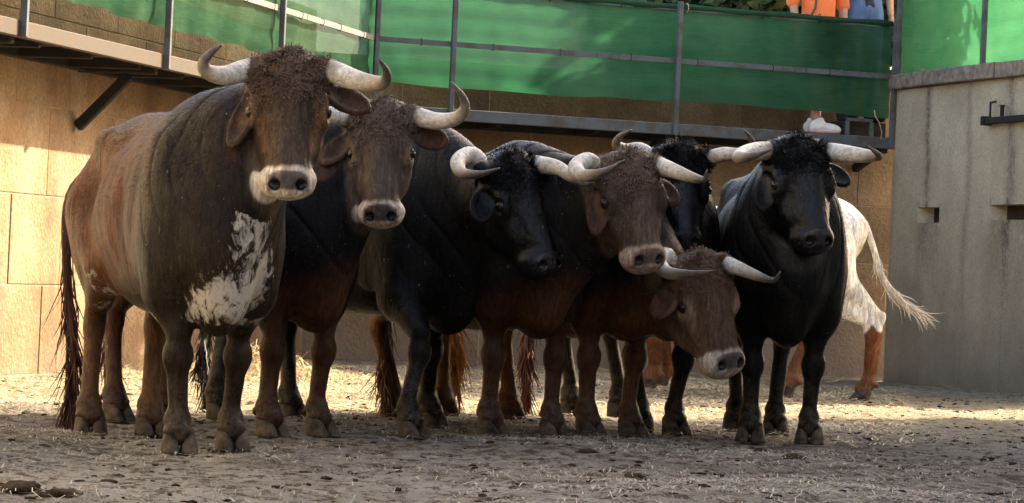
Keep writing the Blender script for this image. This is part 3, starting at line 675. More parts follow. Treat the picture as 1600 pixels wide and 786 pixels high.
# ------------------------------------------------------------ coat, horn, hoof, eye materials
def mat_coat():
    m, t, b = newmat('cattle_coat')
    v = mapping(t)
    a1 = N(t, 'ShaderNodeAttribute', attribute_name='coat'); a2 = N(t, 'ShaderNodeAttribute', attribute_name='patch'); a3 = N(t, 'ShaderNodeAttribute', attribute_name='bare')
    st = noise(t, mapping(t, (45, 45, 7)), 1.0, 5, 0.7, 0.8); n2 = noise(t, v, 4.5, 5, 0.6); n3 = noise(t, v, 75, 4, 0.7)
    c = mix(t, 1.0, a1.outputs['Color'], ramp(t, st, [(0.3, 0.4), (0.5, 0.95), (0.72, 1.8)]), 'MULTIPLY')
    c = mix(t, 1.0, c, ramp(t, n2, [(0.3, 0.6), (0.7, 1.4)]), 'MULTIPLY')
    # white hair patches with ragged edges and dark flecks in them
    pn = mth(t, 'ADD', a2.outputs['Fac'], mth(t, 'MULTIPLY', mth(t, 'SUBTRACT', noise(t, mapping(t, (24, 24, 13)), 1.0, 8, 0.72, 0.6), 0.5), 2.4))
    pf = ramp(t, pn, [(0.38, 0.0), (0.66, 1.0)])
    c = mix(t, pf, c, mix(t, n3, (0.36, 0.31, 0.24), (0.6, 0.54, 0.44)))
    c = mix(t, mth(t, 'MULTIPLY', ramp(t, n3, [(0.3, 1.0), (0.42, 0.0)]), 0.25), c, (0.12, 0.09, 0.06))
    # dried mud and dust low on the legs, a few pale flecks of chaff higher up
    tc_ = N(t, 'ShaderNodeTexCoord'); sz_ = N(t, 'ShaderNodeSeparateXYZ'); t.links.new(tc_.outputs['Object'], sz_.inputs[0])
    lowm = ramp(t, mth(t, 'ADD', sz_.outputs[2], mth(t, 'MULTIPLY', noise(t, v, 6, 5, 0.7), 0.5)), [(0.3, 1.0), (0.7, 0.0)])
    c = mix(t, mth(t, 'MULTIPLY', mth(t, 'MULTIPLY', lowm, ramp(t, noise(t, v, 24, 6, 0.75), [(0.42, 0.0), (0.6, 1.0)])), 0.6), c, (0.11, 0.08, 0.052))
    c = mix(t, ramp(t, noise(t, v, 55, 2, 0.5), [(0.745, 0.0), (0.765, 0.6)]), c, (0.3, 0.26, 0.2))
    t.links.new(c, b.inputs['Base Color'])
    t.links.new(mth(t, 'SUBTRACT', 0.42, mth(t, 'MULTIPLY', a3.outputs['Fac'], 0.22)), b.inputs['Roughness']); t.links.new(mth(t, 'ADD', 0.11, mth(t, 'MULTIPLY', a3.outputs['Fac'], 0.4)), b.inputs['Specular IOR Level'])
    fold = noise(t, mapping(t, (7, 7, 1.6)), 1.0, 3, 0.5, 0.6)
    h = mth(t, 'ADD', mth(t, 'ADD', mth(t, 'MULTIPLY', st, 0.7), mth(t, 'MULTIPLY', n3, 0.3)), mth(t, 'MULTIPLY', fold, 2.2))
    bump(t, b, h, 0.5, 0.016); return m
M['coat'] = mat_coat()
def mat_hair():
    m, t, b = newmat('cattle_hair'); a1 = N(t, 'ShaderNodeAttribute', attribute_name='coat')
    t.links.new(a1.outputs['Color'], b.inputs['Base Color']); b.inputs['Roughness'].default_value = 0.5; b.inputs['Specular IOR Level'].default_value = 0.12; return m
M['hair'] = mat_hair()
def mat_horn():
    m, t, b = newmat('cattle_horn'); a1 = N(t, 'ShaderNodeAttribute', attribute_name='along')
    n1 = noise(t, mapping(t), 9, 6, 0.65); n2 = noise(t, mapping(t), 60, 5, 0.7)
    f = mth(t, 'ADD', a1.outputs['Fac'], mth(t, 'MULTIPLY', mth(t, 'SUBTRACT', n1, 0.5), 0.35))
    c = ramp(t, f, [(0.0, (0.16, 0.12, 0.08)), (0.17, (0.3, 0.25, 0.18)), (0.27, (0.66, 0.63, 0.56)), (0.5, (0.62, 0.57, 0.48)), (0.68, (0.36, 0.29, 0.2)), (0.8, (0.045, 0.04, 0.038))])
    c = mix(t, mth(t, 'MULTIPLY', ramp(t, n1, [(0.5, 0.0), (0.65, 1.0)]), 0.5), c, (0.25, 0.17, 0.1))
    c = mix(t, mth(t, 'MULTIPLY', ramp(t, n2, [(0.35, 1.0), (0.55, 0.0)]), 0.55), c, (0.17, 0.125, 0.08))
    n4 = noise(t, mapping(t, (4, 4, 4)), 5.0, 7, 0.75, 1.0); c = mix(t, mth(t, 'MULTIPLY', ramp(t, n4, [(0.5, 0.0), (0.62, 1.0)]), 0.55), c, (0.22, 0.155, 0.09))
    t.links.new(c, b.inputs['Base Color']); b.inputs['Roughness'].default_value = 0.5
    wv = mth(t, 'SINE', mth(t, 'MULTIPLY', a1.outputs['Fac'], 150.0)); am = ramp(t, a1.outputs['Fac'], [(0.0, 1.0), (0.45, 0.0)])
    bump(t, b, mth(t, 'ADD', mth(t, 'MULTIPLY', mth(t, 'MULTIPLY', wv, am), 0.35), n2), 0.6, 0.008); return m
M['horn'] = mat_horn()
M['hoof'] = simple('grimy_hoof_horn', (0.062, 0.045, 0.03), 0.7, var=0.75, scale=22, bmp=0.9, spec=0.15)
def mat_eye():
    m, t, b = newmat('wet_dark_eye'); b.inputs['Base Color'].default_value = (0.012, 0.008, 0.006, 1); b.inputs['Roughness'].default_value = 0.22; b.inputs['Specular IOR Level'].default_value = 0.4; return m
M['eye'] = mat_eye()

def catmull(pts, n):
    pts = [np.array(p, float) for p in pts]; P = [2 * pts[0] - pts[1]] + pts + [2 * pts[-1] - pts[-2]]; out = []
    m = len(pts) - 1
    for i in range(n):
        t = i / (n - 1) * m; k = min(int(t), m - 1); f = t - k; a, b, c, d = P[k:k + 4]
        out.append(0.5 * ((2 * b) + (c - a) * f + (2 * a - 5 * b + 4 * c - d) * f * f + (3 * b - a - 3 * c + d) * f ** 3))
    return np.array(out)
def set_attr(o, name, arr, typ='FLOAT'):
    if typ == 'FLOAT':
        a = o.data.attributes.new(name, 'FLOAT', 'POINT'); a.data.foreach_set('value', np.asarray(arr, np.float32))
    else:
        a = o.data.attributes.new(name, 'FLOAT_COLOR', 'POINT'); c = np.ones((len(arr), 4), np.float32); c[:, :3] = arr; a.data.foreach_set('color', c.ravel())
def strand_mesh(name, roots, dirs, nrm, L, wd, col, parent, segs=3, curl=0.0, droop=0.0, seed=0, mat='hair'):
    """curved flat hairs: roots (n,3), dirs (n,3) tangential growth, nrm (n,3)"""
    n = len(roots); r = np.random.RandomState(seed); V = np.zeros((n, segs + 1, 2, 3)); p = roots.copy(); d = dirs.copy()
    L = np.broadcast_to(L, (n,)) * r.uniform(0.6, 1.25, n); ax_ = r.normal(0, 1, (n, 3)) * 0.6 + nrm; ax_ /= np.linalg.norm(ax_, axis=1)[:, None]; cs = r.choice([-1, 1], n) * curl * r.uniform(0.5, 1.3, n)
    for k in range(segs + 1):
        d /= np.linalg.norm(d, axis=1)[:, None] + 1e-9
        sd = np.cross(d, nrm); sd /= np.linalg.norm(sd, axis=1)[:, None] + 1e-9
        wk = wd * (1 - (k / segs)) ** 0.7 * (0.5 if k == 0 else 1) + 0.0004
        V[:, k, 0] = p - sd * wk / 2; V[:, k, 1] = p + sd * wk / 2
        p = p + d * (L / segs)[:, None]
        d = d + np.cross(ax_, d) * (cs / segs)[:, None] + r.normal(0, 0.12, (n, 3)); d[:, 2] -= droop / segs
    b = (np.arange(n) * (segs + 1) * 2)[:, None]
    F = np.concatenate([b + np.array([[2 * k, 2 * k + 1, 2 * k + 3, 2 * k + 2]]) for k in range(segs)])
    o = mesh_np(name, V.reshape(-1, 3), F, M[mat], parent, smooth=True)
    c = col * r.uniform(0.8, 1.3, n)[:, None] if len(col) == n else np.tile(col, (n, 1)) * r.uniform(0.8, 1.3, n)[:, None]
    set_attr(o, 'coat', np.repeat(c, (segs + 1) * 2, axis=0), 'COL'); tag(o, kind='stuff'); return o

# hoof shared mesh: x forward, two claws, sole at z=0
def hoof_mesh():
    vs = []; fs = []
    for sy in (-1, 1):
        b = len(vs); prof = []
        for k, (z, sc) in enumerate(((0.0, 1.08), (0.012, 1.09), (0.05, 0.92), (0.085, 0.74), (0.1, 0.55))):
            for i in range(14):
                a = 2 * PI * i / 14; cx_ = 0.010 - z * 0.42; x = math.cos(a); y = math.sin(a)
                rx = 0.073 if x > 0 else 0.056
                px = cx_ + rx * sc * x * (1 - 0.12 * abs(y)); py = sy * 0.0345 + 0.032 * sc * y - (sy * 0.008 * max(0, x) ** 2 * (1 if sy * y < 0 else -0.1))
                vs.append((px, py, z))
            if k:
                for i in range(14):
                    o0 = b + (k - 1) * 14; o1 = b + k * 14; fs.append((o0 + i, o0 + (i + 1) % 14, o1 + (i + 1) % 14, o1 + i))
        fs.append(tuple(b + i for i in range(14))[::-1]); fs.append(tuple(b + 4 * 14 + i for i in range(14)))
    me = bpy.data.meshes.new('hoof'); me.from_pydata(vs, [], fs); me.update(); bm = bmesh.new(); bm.from_mesh(me); bmesh.ops.recalc_face_normals(bm, faces=bm.faces[:]); bm.to_mesh(me); bm.free()
    me.polygons.foreach_set('use_smooth', [True] * len(me.polygons)); me.materials.append(M['hoof']); return me
HOOF = hoof_mesh()
def eye_mesh():
    me = bpy.data.meshes.new('eye'); bm = bmesh.new(); bmesh.ops.create_uvsphere(bm, u_segments=20, v_segments=12, radius=1); bm.to_mesh(me); bm.free()
    me.polygons.foreach_set('use_smooth', [True] * len(me.polygons)); me.materials.append(M['eye']); return me
EYE = eye_mesh()

def head_frame(yaw, pit, roll):
    """world frame of the head: a (poll -> muzzle), l (towards the animal's left), u (out of the forehead). yaw 0 faces the camera"""
    F = np.array([math.sin(yaw), -math.cos(yaw), 0.0]); L = np.array([math.cos(yaw), math.sin(yaw), 0.0]); Z = np.array([0, 0, 1.0])
    a = F * math.sin(pit) - Z * math.cos(pit); u = F * math.cos(pit) + Z * math.sin(pit)
    c, s_ = math.cos(roll), math.sin(roll)
    def rot(v): return v * c + np.cross(F, v) * s_ + F * (F @ v) * (1 - c)
    return rot(a), rot(L), rot(u)

def make_bull(S):
    """one animal. S: dict of measurements; local frame x forward, y left, z up, origin on the ground between the front hooves"""
    sc = S.get('sc', 1.0); f = gp(*S['front']); hd = math.radians(S['head'])            # heading: 0 = towards the camera, + = to image right
    X = Vector((math.sin(hd), -math.cos(hd), 0)); rz = math.atan2(X.y, X.x)
    org = Vector((f.x, f.y, 0)) - X * (0.5 * sc)
    root = empty('bull', org, rz, S['label'], S.get('cat', 'bull'), 'cattle standing in the herd')
    Mi = (Matrix.Translation(org) @ Matrix.Rotation(rz, 4, 'Z')).inverted()
    def W2L(p): return np.array((Mi @ Vector(p))[:]) / sc
    Rw = np.array(Mi.to_3x3())
    B = SDF(); tr = S.get('girth', 1.0); up = S.get('back', 1.0); e = B.ell; sh = S.get('squeeze', 1.0)
    # trunk
    lw = S.get('low', 0); e((0.22, 0, 0.99 * up - lw * .6), (.50, .285 * tr, .42), .1); e((-.15, 0, 0.98 * up - lw * .45), (.58, .325 * tr, .375), .1)
    e((.40, 0, 1.23 * up - S.get('low', 0)), (.34, .14, .26), .12); e((-.60, 0, 1.13 * up), (.33, .25 * tr, .27), .1)
    e((.58, 0, .86), (.22, .17, .30), .10); e((-.05, 0, .72 * up), (.5, .20 * tr, .16), .12)
    e((-.2 - lw, 0, 1.33 * up - lw * .5), (.6 - lw, .08, .1), .15)
    for y in (-1, 1):
        e((.43, y * .18, .98), (.18, .12, .33), .05); e((.50, y * .17, .78), (.14, .10, .16), .06)
        e((-.66, y * .165, .93), (.21, .15, .33), .055); e((-.52, y * .15, 1.27 * up), (.14, .07, .07), .1); e((-.86, y * .09, 1.17 * up), (.07, .06, .09), .08)
        e((.30, y * .235, .80), (.10, .05, .12), .05); e((.36, y * .215, 1.12), (.07, .05, .20), .045)
        e((.10, y * .36 * tr, .92), (.05, .05, .26), .10, neg=True)
        e((-.44, y * .37 * tr, 1.10), (.13, .09, .12), .12, neg=True)
        e((-.40, y * .34 * tr, .74), (.09, .07, .12), .10, neg=True)
        e((-.55, y * .19, 1.30 * up), (.06, .05, .05), .06)
    # legs
    legs = S.get('legs', {}); feet = []
    for key, (dx, y) in {'fl': (.5, .165), 'fr': (.5, -.165), 'hl': (-.72, .17), 'hr': (-.72, -.17)}.items():
        if key in legs:
            q = legs[key]
            if len(q) == 2 and abs(q[0]) > 5: g = W2L(gp(*q)); hx, hy = g[0], g[1]
            else: hx, hy = q
        else: hx, hy = dx, y
        feet.append((key, hx, hy)); sy = 1 if y > 0 else -1; th = S.get('leg', 1.0)
        if key[0] == 'f':
            el = np.array((.45 + .15 * (hx - .5), sy * .17 + .2 * (hy - y), .66)); kn = np.array((.42 + .75 * (hx - .5) + .055, sy * .165 * .45 + hy * .55, .405)); fe = np.array((hx - .045, hy, .135))
            B.cone((.45, sy * .175, .88), el, .125, .115 * th, .07)
            B.cone(el, kn + (0, 0, .09), .104 * th, .054 * th, .05); B.cone(el + (-.05, 0, .03), kn + (-.035, 0, .12), .06 * th, .022, .03); e(kn + (.006, 0, 0), np.array((.056, .064, .075)) * th, .02); e(kn + (-.045, 0, .01), np.array((.022, .03, .04)) * th, .02)
            B.cone(kn - (0, 0, .05), fe + (0, 0, .05), .042 * th, .040 * th, .03); B.cone(kn + (-.042, 0, -.05), fe + (-.034, 0, .04), .019, .021, .012)
        else:
            stf = np.array((-.47 + .3 * (hx + .72), sy * .185, .77)); kn = np.array((-.82 + .8 * (hx + .72), sy * .15 * .5 + hy * .5, .50)); fe = np.array((hx - .045, hy, .135))
            B.cone((-.62, sy * .17, 1.0), stf, .18, .125 * th, .08); B.cone((-.74, sy * .16, .85), kn + (0.0, 0, .12), .11 * th, .04 * th, .06)
            B.cone(stf, kn + (.02, 0, .05), .10 * th, .048 * th, .05); e(kn, np.array((.062, .05, .08)) * th, .025); B.cone(kn + (-.06, 0, .06), kn + (-.065, 0, .10), .024, .02, .025); B.cone(kn + (-.062, 0, .09), (-.80, sy * .15, .74), .017, .05, .03)
            B.cone(kn - (0, 0, .04), fe + (0, 0, .05), .043 * th, .040 * th, .03); B.cone(kn + (-.05, 0, .05), fe + (-.036, 0, .04), .022, .021, .012)
        e(fe, np.array((.056, .058, .05)) * th, .025); B.cone(fe, (hx - .008, hy, .085), .046 * th, .055 * th, .02)
        e((hx - .022, hy, .088), (.064, .068, .024), .012)
        for q in (-1, 1): e((fe[0] - .058, fe[1] + q * .024, .112), (.018, .015, .02), .012)        # dew claws
    # neck and head
    A = None; ears = []
    if 'poll' in S:
        px, py, dY = S['poll']; hs = S.get('hs', 1.0); P = W2L(at(px, py, f.y + dY))
        a, l, u = head_frame(*[math.radians(q) for q in S['face']]); a, l, u = Rw @ a, Rw @ l, Rw @ u
        hh = hs / sc; A = (P, a, l, u, hh)
        hl_ = S.get('hl', 1.0); jw = S.get('jaw', 1.0)
        def H(x, y, z): return P + (a * (x * hl_) + l * y + u * (z if z > -.1 else -.1 + (z + .1) * jw)) * hh
        HR_ = np.stack([a, l, u])
        def he(c, r, k=.03, neg=False): e(H(*c), np.array(r) * hh, k * hh, HR_, neg)
        def hc(c1, c2, r1, r2, k=.03, **kw): B.cone(H(*c1), H(*c2), r1 * hh, r2 * hh, k * hh, **kw)
        # neck: crest, middle, throat
        oc = H(.06, 0, -.17); md = H(.2, 0, -.2); th_ = H(.28, 0, -.2); nk = S.get('neck', 1.0)
        B.cone((.36, 0, 1.24 * up), oc, .205 * nk, .105 * nk, .10, flat=l, fs=1.25); B.cone((.46, 0, 1.03), md, .25 * nk, .11 * nk, .10, flat=l, fs=1.3)
        B.cone((.56, 0, .84), th_, .19 * nk, .06 * nk, .10, flat=l, fs=1.6)
        B.cone((.62, 0, .66), H(.25, 0, -.23), .075, .04, .08, flat=l, fs=1.6); e((.60, 0, .62), (.15, .09, .13), .08)
        fw = S.get('fw', 1.0)
        he((.10, 0, -.085), (.15, .15 * fw, .115), .04); he((.025, 0, -.06), (.07, .125 * fw, .09), .05); he((.035, 0, -.005), (.06, .075, .035), .05)
        hc((.13, 0, -.085), (.33, 0, -.095), .128 * fw, .098 * fw, .04); hc((.33, 0, -.10), (.46, 0, -.088), .096 * fw, .083 * fw, .04)
        hc((.2, 0, -.04), (.44, 0, -.028), .062, .05, .05)
        for y in (-1, 1):
            he((.215, y * .128 * fw, -.055), (.045, .03, .04), .03); he((.175, y * .122 * fw, -.035), (.04, .028, .03), .03)       # orbit, brow
            he((.235, y * .085, -.165), (.13, .05, .085), .05); hc((.27, y * .06, -.175), (.42, y * .03, -.14), .055, .033, .04) # jaw
            hc((.24, y * .115 * fw, -.09), (.36, y * .085 * fw, -.095), .03, .018, .04)                                          # cheek ridge
            hc((.035, y * .10, -.05), (.03, y * .16, -.05), .058, .05, .03)                                                       # horn boss
            he((.488, y * .050, -.056), (.044, .045, .045), .02)                                                                 # nostril wings
        he((.465, 0, -.09), (.058, .112, .08), .035); he((.50, 0, -.088), (.044, .096, .066), .025); he((.468, 0, -.155), (.05, .062, .03), .022)
        hc((.51, -.07, -.138), (.51, .07, -.138), .008, .008, .012, neg=True)                                                     # mouth line
        for y in (-1, 1):
            he((.510, y * .050, -.018), (.023, .022, .034), .006, True); hc((.505, y * .055, -.030), (.497, y * .088, -.052), .011, .005, .01, neg=True)
            he((.205, y * .160 * fw, -.05), (.034, .024, .022), .010, True)
        # ears
        for y, key in ((-1, 'ear_r'), (1, 'ear_l')):
            E3 = S.get(key, None)
            if E3 is None: E3 = (.18, y * .30, -.07, y * -.4)
            if len(E3) == 0: continue
            ears.append((np.array((.09, y * .135, -.10)), np.array(E3[:3]))); tip = np.array(E3[:3], float); b0 = np.array((.09, y * .135, -.10)); dv = tip - b0; ln = max(.17, np.linalg.norm(dv)) ; dv /= np.linalg.norm(dv)
            nn = np.array((0.25, 0.0, 1.0)); nn = nn * math.cos(E3[3]) + np.cross(dv, nn) * math.sin(E3[3]); nn -= dv * (nn @ dv); nn /= np.linalg.norm(nn); wv = np.cross(nn, dv)
            Lr = np.stack([a, l, u], 1)     # head->local
            RR = np.stack([Lr @ dv, Lr @ wv, Lr @ nn]); c = b0 + dv * (ln * .55)
            B.cone(H(*b0), H(*(b0 + dv * .06)), .034 * hh, .03 * hh, .02 * hh)
            B.ell(H(*c), np.array((ln * .52, .062, .021)) * hh, .012 * hh, RR)
            B.ell(H(*(c + nn * .020)), np.array((ln * .42, .043, .022)) * hh, .008 * hh, RR, True)
        cc = H(.26, 0, -.1); fine = (cc - .36 * hh, cc + .36 * hh)
    else: fine = None
    for p in S.get('extra', []): p(B)
    V, Q = B.mesh(fine, hf=S.get('hf', .0085), hc=S.get('hc', .0135))
    V = laplace(V, Q, 1, .4); Nn = vnormals(V, Q)
    # skin folds and slight unevenness
    V = V + Nn * (vnoise(V * np.array((1, 1, .35)), 30, 2) * .003 * sstep(V[:, 2], .5, .8) * (1 if A is None else sstep(np.linalg.norm(V - A[0], axis=1), .45, .7)))[:, None]
    nk_ = sstep(V[:, 0], .30, .45) * sstep(V[:, 2], .62, .8) * (1 if A is None else sstep(np.linalg.norm(V - (A[0] + A[1] * .25 * A[4]), axis=1), .34, .46))
    wv = np.sin(V[:, 0] * 27 + V[:, 2] * 9 + 3.4 * vnoise(V, 6, 8)); V = V + Nn * (-(1 - np.abs(wv)) ** 4 * .011 * nk_ * (0.4 + .6 * sstep(vnoise(V, 7, 3), -.3, .3)))[:, None]
    rb_ = sstep(V[:, 0], -.5, -.35) * (1 - sstep(V[:, 0], .15, .3)) * sstep(V[:, 2], .7, .8) * (1 - sstep(V[:, 2], 1.15, 1.3))
    V = V + Nn * ((np.sin(V[:, 0] * 60 + V[:, 2] * 12 + vnoise(V, 4, 5)) * .0016 * rb_) + vnoise(V, 11, 12) * .005)[:, None]
    if A is not None:
        hc0 = ((V - A[0]) @ np.stack([A[1], A[2], A[3]], 1)) / A[4]; wl = sstep(hc0[:, 0], -.12, -.04) * (1 - sstep(hc0[:, 0], .12, .24)) * sstep(hc0[:, 2], -.16, -.08) * (np.abs(hc0[:, 1]) < .15)
        wf_ = sstep(hc0[:, 0], .14, .2) * (1 - sstep(hc0[:, 0], .43, .47)) * (np.linalg.norm(hc0 - np.array((.28, 0, -.1)), axis=1) < .26); V = V + Nn * ((vnoise(hc0 * np.array((.6, 1.3, 1)), 46, 21) * .0032 - (1 - np.abs(vnoise(hc0, 62, 22))) ** 5 * .003) * wf_)[:, None]
        V = V + Nn * ((np.abs(vnoise(hc0, 95, 5)) * .010 + vnoise(hc0, 150, 6) * .004) * wl)[:, None]
        Nn = vnormals(V, Q)
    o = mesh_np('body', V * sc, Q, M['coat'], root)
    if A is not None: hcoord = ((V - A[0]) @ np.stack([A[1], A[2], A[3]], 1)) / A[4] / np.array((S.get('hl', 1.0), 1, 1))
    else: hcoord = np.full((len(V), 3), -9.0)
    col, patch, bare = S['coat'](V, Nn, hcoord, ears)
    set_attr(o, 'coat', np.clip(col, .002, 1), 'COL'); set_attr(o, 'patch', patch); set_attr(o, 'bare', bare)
    for key, hx, hy in feet:
        h = link(bpy.data.objects.new('hoof', HOOF), root); s_ = sc * S.get('leg', 1.0) * 1.0; h.scale = (s_, s_, s_)
        h.location = (hx * sc, hy * sc, 0.0); h.scale.z *= .92; h.scale.y *= 1.12; h.rotation_euler = (0, 0, rnd.uniform(-.25, .25))
    if A is not None:
        P, a, l, u, hh = A
        for y in (-1, 1):
            ey = link(bpy.data.objects.new('eye', EYE), root); ey.scale = [.0255 * hh * sc] * 3
            ey.location = (P + (a * (.205 * S.get('hl', 1.0)) + l * (y * .140 * S.get('fw', 1.0)) + u * -.048) * hh) * sc
        # horns: points (px, py, depth offset from the poll)
        for nm, yy in (('horn_l', 1), ('horn_r', -1)):
            if nm not in S: continue
            r0 = S.get('hr', .047); pts = [ (P + (a * .035 + l * (yy * .085) + u * -.045) * hh), (P + (a * .03 + l * (yy * .15) + u * -.045) * hh)]
            for (qx, qy, dq) in S[nm]: pts.append(W2L(at(qx, qy, f.y + S['poll'][2] + dq)))
            n_ = 34; cv = catmull(pts, n_); seg = np.linalg.norm(np.diff(cv, axis=0), axis=1); t_ = np.concatenate([[0], np.cumsum(seg)]); t_ /= t_[-1]
            rad = r0 / sc * (1 - .12 * t_ - .80 * t_ ** 2.2) ; rad[-1] = .004
            mb = MB(); mb.tube([Vector(p * sc) for p in cv], [float(r * sc) for r in rad], 18); ho = mb.build('horn', M['horn'], root, smooth=True)
            set_attr(ho, 'along', np.repeat(t_, 18))
        # curly forelock between and below the horns
        fl = S.get('curl', (1.0, .04))
        msk = (hcoord[:, 0] > -.10) & (hcoord[:, 0] < .33) & ((Nn @ u > .15) | (hcoord[:, 0] < .06)) & (np.abs(hcoord[:, 1]) < .15) & (hcoord[:, 2] > -.17)
        w_ = msk * (1 - .93 * sstep(hcoord[:, 0], .10, .24)) * (1 - .6 * sstep(np.abs(hcoord[:, 1]), .1, .15))
        idx = np.where(msk)[0]; rs4 = np.random.RandomState(int(abs(S['front'][0]))); nst = int(7000 * fl[0])
        if len(idx):
            pr = w_[idx] / w_[idx].sum(); pk = rs4.choice(idx, nst, p=pr)
            rt = V[pk] + rs4.normal(0, .004, (nst, 3)) - Nn[pk] * .004
            whorl = np.stack([np.sin(hcoord[pk, 1] * 38 + 2.2 * np.sin(hcoord[pk, 0] * 31)), np.cos(hcoord[pk, 0] * 34 + 2 * np.sin(hcoord[pk, 1] * 27))], 1)
            dd = (a[None] * (0.75 + whorl[:, :1] * .7) + l[None] * (whorl[:, 1:] * .9 + hcoord[pk, 1:2] * 3)) + Nn[pk] * .42 + rs4.normal(0, .14, (nst, 3))
            dd -= 0.0 * Nn[pk]; LL = fl[1] * (0.3 + .7 * (1 - sstep(hcoord[pk, 0], .07, .22)))
            strand_mesh('forelock', rt * sc, dd, Nn[pk], LL, .0055, np.clip(col[pk] * fl[2] if len(fl) > 2 else col[pk], .004, 1), root, segs=4, curl=1.9, seed=3)
    # short body coat standing off the skin: breaks the outline
    nb_ = S.get('fur', 26000); rs5 = np.random.RandomState(9)
    wgt = np.ones(len(V)); wgt[hcoord[:, 0] > .43] *= .25
    if A is not None:
        wgt *= np.where(np.linalg.norm(V - (A[0] + A[1] * .25), axis=1) < .42, .28, 1.0)
    pk = rs5.choice(len(V), nb_, p=wgt / wgt.sum()); d0 = np.tile(np.array((-.75, 0, -.65)), (nb_, 1)); d0 -= Nn[pk] * np.sum(d0 * Nn[pk], 1)[:, None]; d0 += Nn[pk] * .14 + rs5.normal(0, .1, (nb_, 3))
    cp_ = col[pk].copy(); wm = patch[pk] > .55; cp_[wm] = np.array((.5, .45, .37))
    if S.get('nofurpatch', True): sel = (patch[pk] < .2) | (patch[pk] > .8)
    else: sel = np.ones(nb_, bool)
    strand_mesh('short_hair', (V[pk] * sc)[sel], d0[sel], Nn[pk][sel], .017, .0026, np.clip(cp_[sel] * .65, .003, 1), root, segs=2, curl=.2, seed=4)
    # tail
    if 'tail' in S:
        T = S['tail']; tb = np.array((-.91, 0, T.get('tz', 1.28) * up)); pts = [tb + (.08, 0, .02), tb] + [W2L(at(q[0], q[1], (org - X * .98 * sc).y + q[2])) for q in T['pts']]
        cv = catmull(pts, 40); tt = np.linspace(0, 1, 40); r_ = .032 * (1 - .62 * tt); r_[-1] = .004
        mb = MB(); mb.tube([Vector(p * sc) for p in cv], [float(x) * sc for x in r_], 9); to = mb.build('tail', M['coat'], root, smooth=True)
        set_attr(to, 'coat', np.tile(np.array(T['col'], float) * 1.1, (len(to.data.vertices), 1)), 'COL'); set_attr(to, 'patch', np.full(len(to.data.vertices), T.get('patch', 0.0))); set_attr(to, 'bare', np.zeros(len(to.data.vertices)))
        ns = T.get('n', 260); rs6 = np.random.RandomState(5); t0 = T.get('t0', .5); tv = t0 + (1 - t0) * rs6.power(1.3, ns); ki = np.clip((tv * 39).astype(int), 1, 38)
        base = cv[ki] + rs6.normal(0, .012, (ns, 3)); dr = cv[np.minimum(ki + 1, 39)] - cv[ki - 1]; dr /= np.linalg.norm(dr, axis=1)[:, None]
        nn = rs6.normal(0, 1, (ns, 3)); nn -= dr * np.sum(nn * dr, 1)[:, None]; nn /= np.linalg.norm(nn, axis=1)[:, None]
        strand_mesh('tail_tuft', base * sc, dr + rs6.normal(0, .09, (ns, 3)), nn, T.get('len', .34), .009, np.tile(np.array(T['col'], float), (ns, 1)), to, segs=7, curl=.5, droop=T.get('droop', .8), seed=6)
    return root
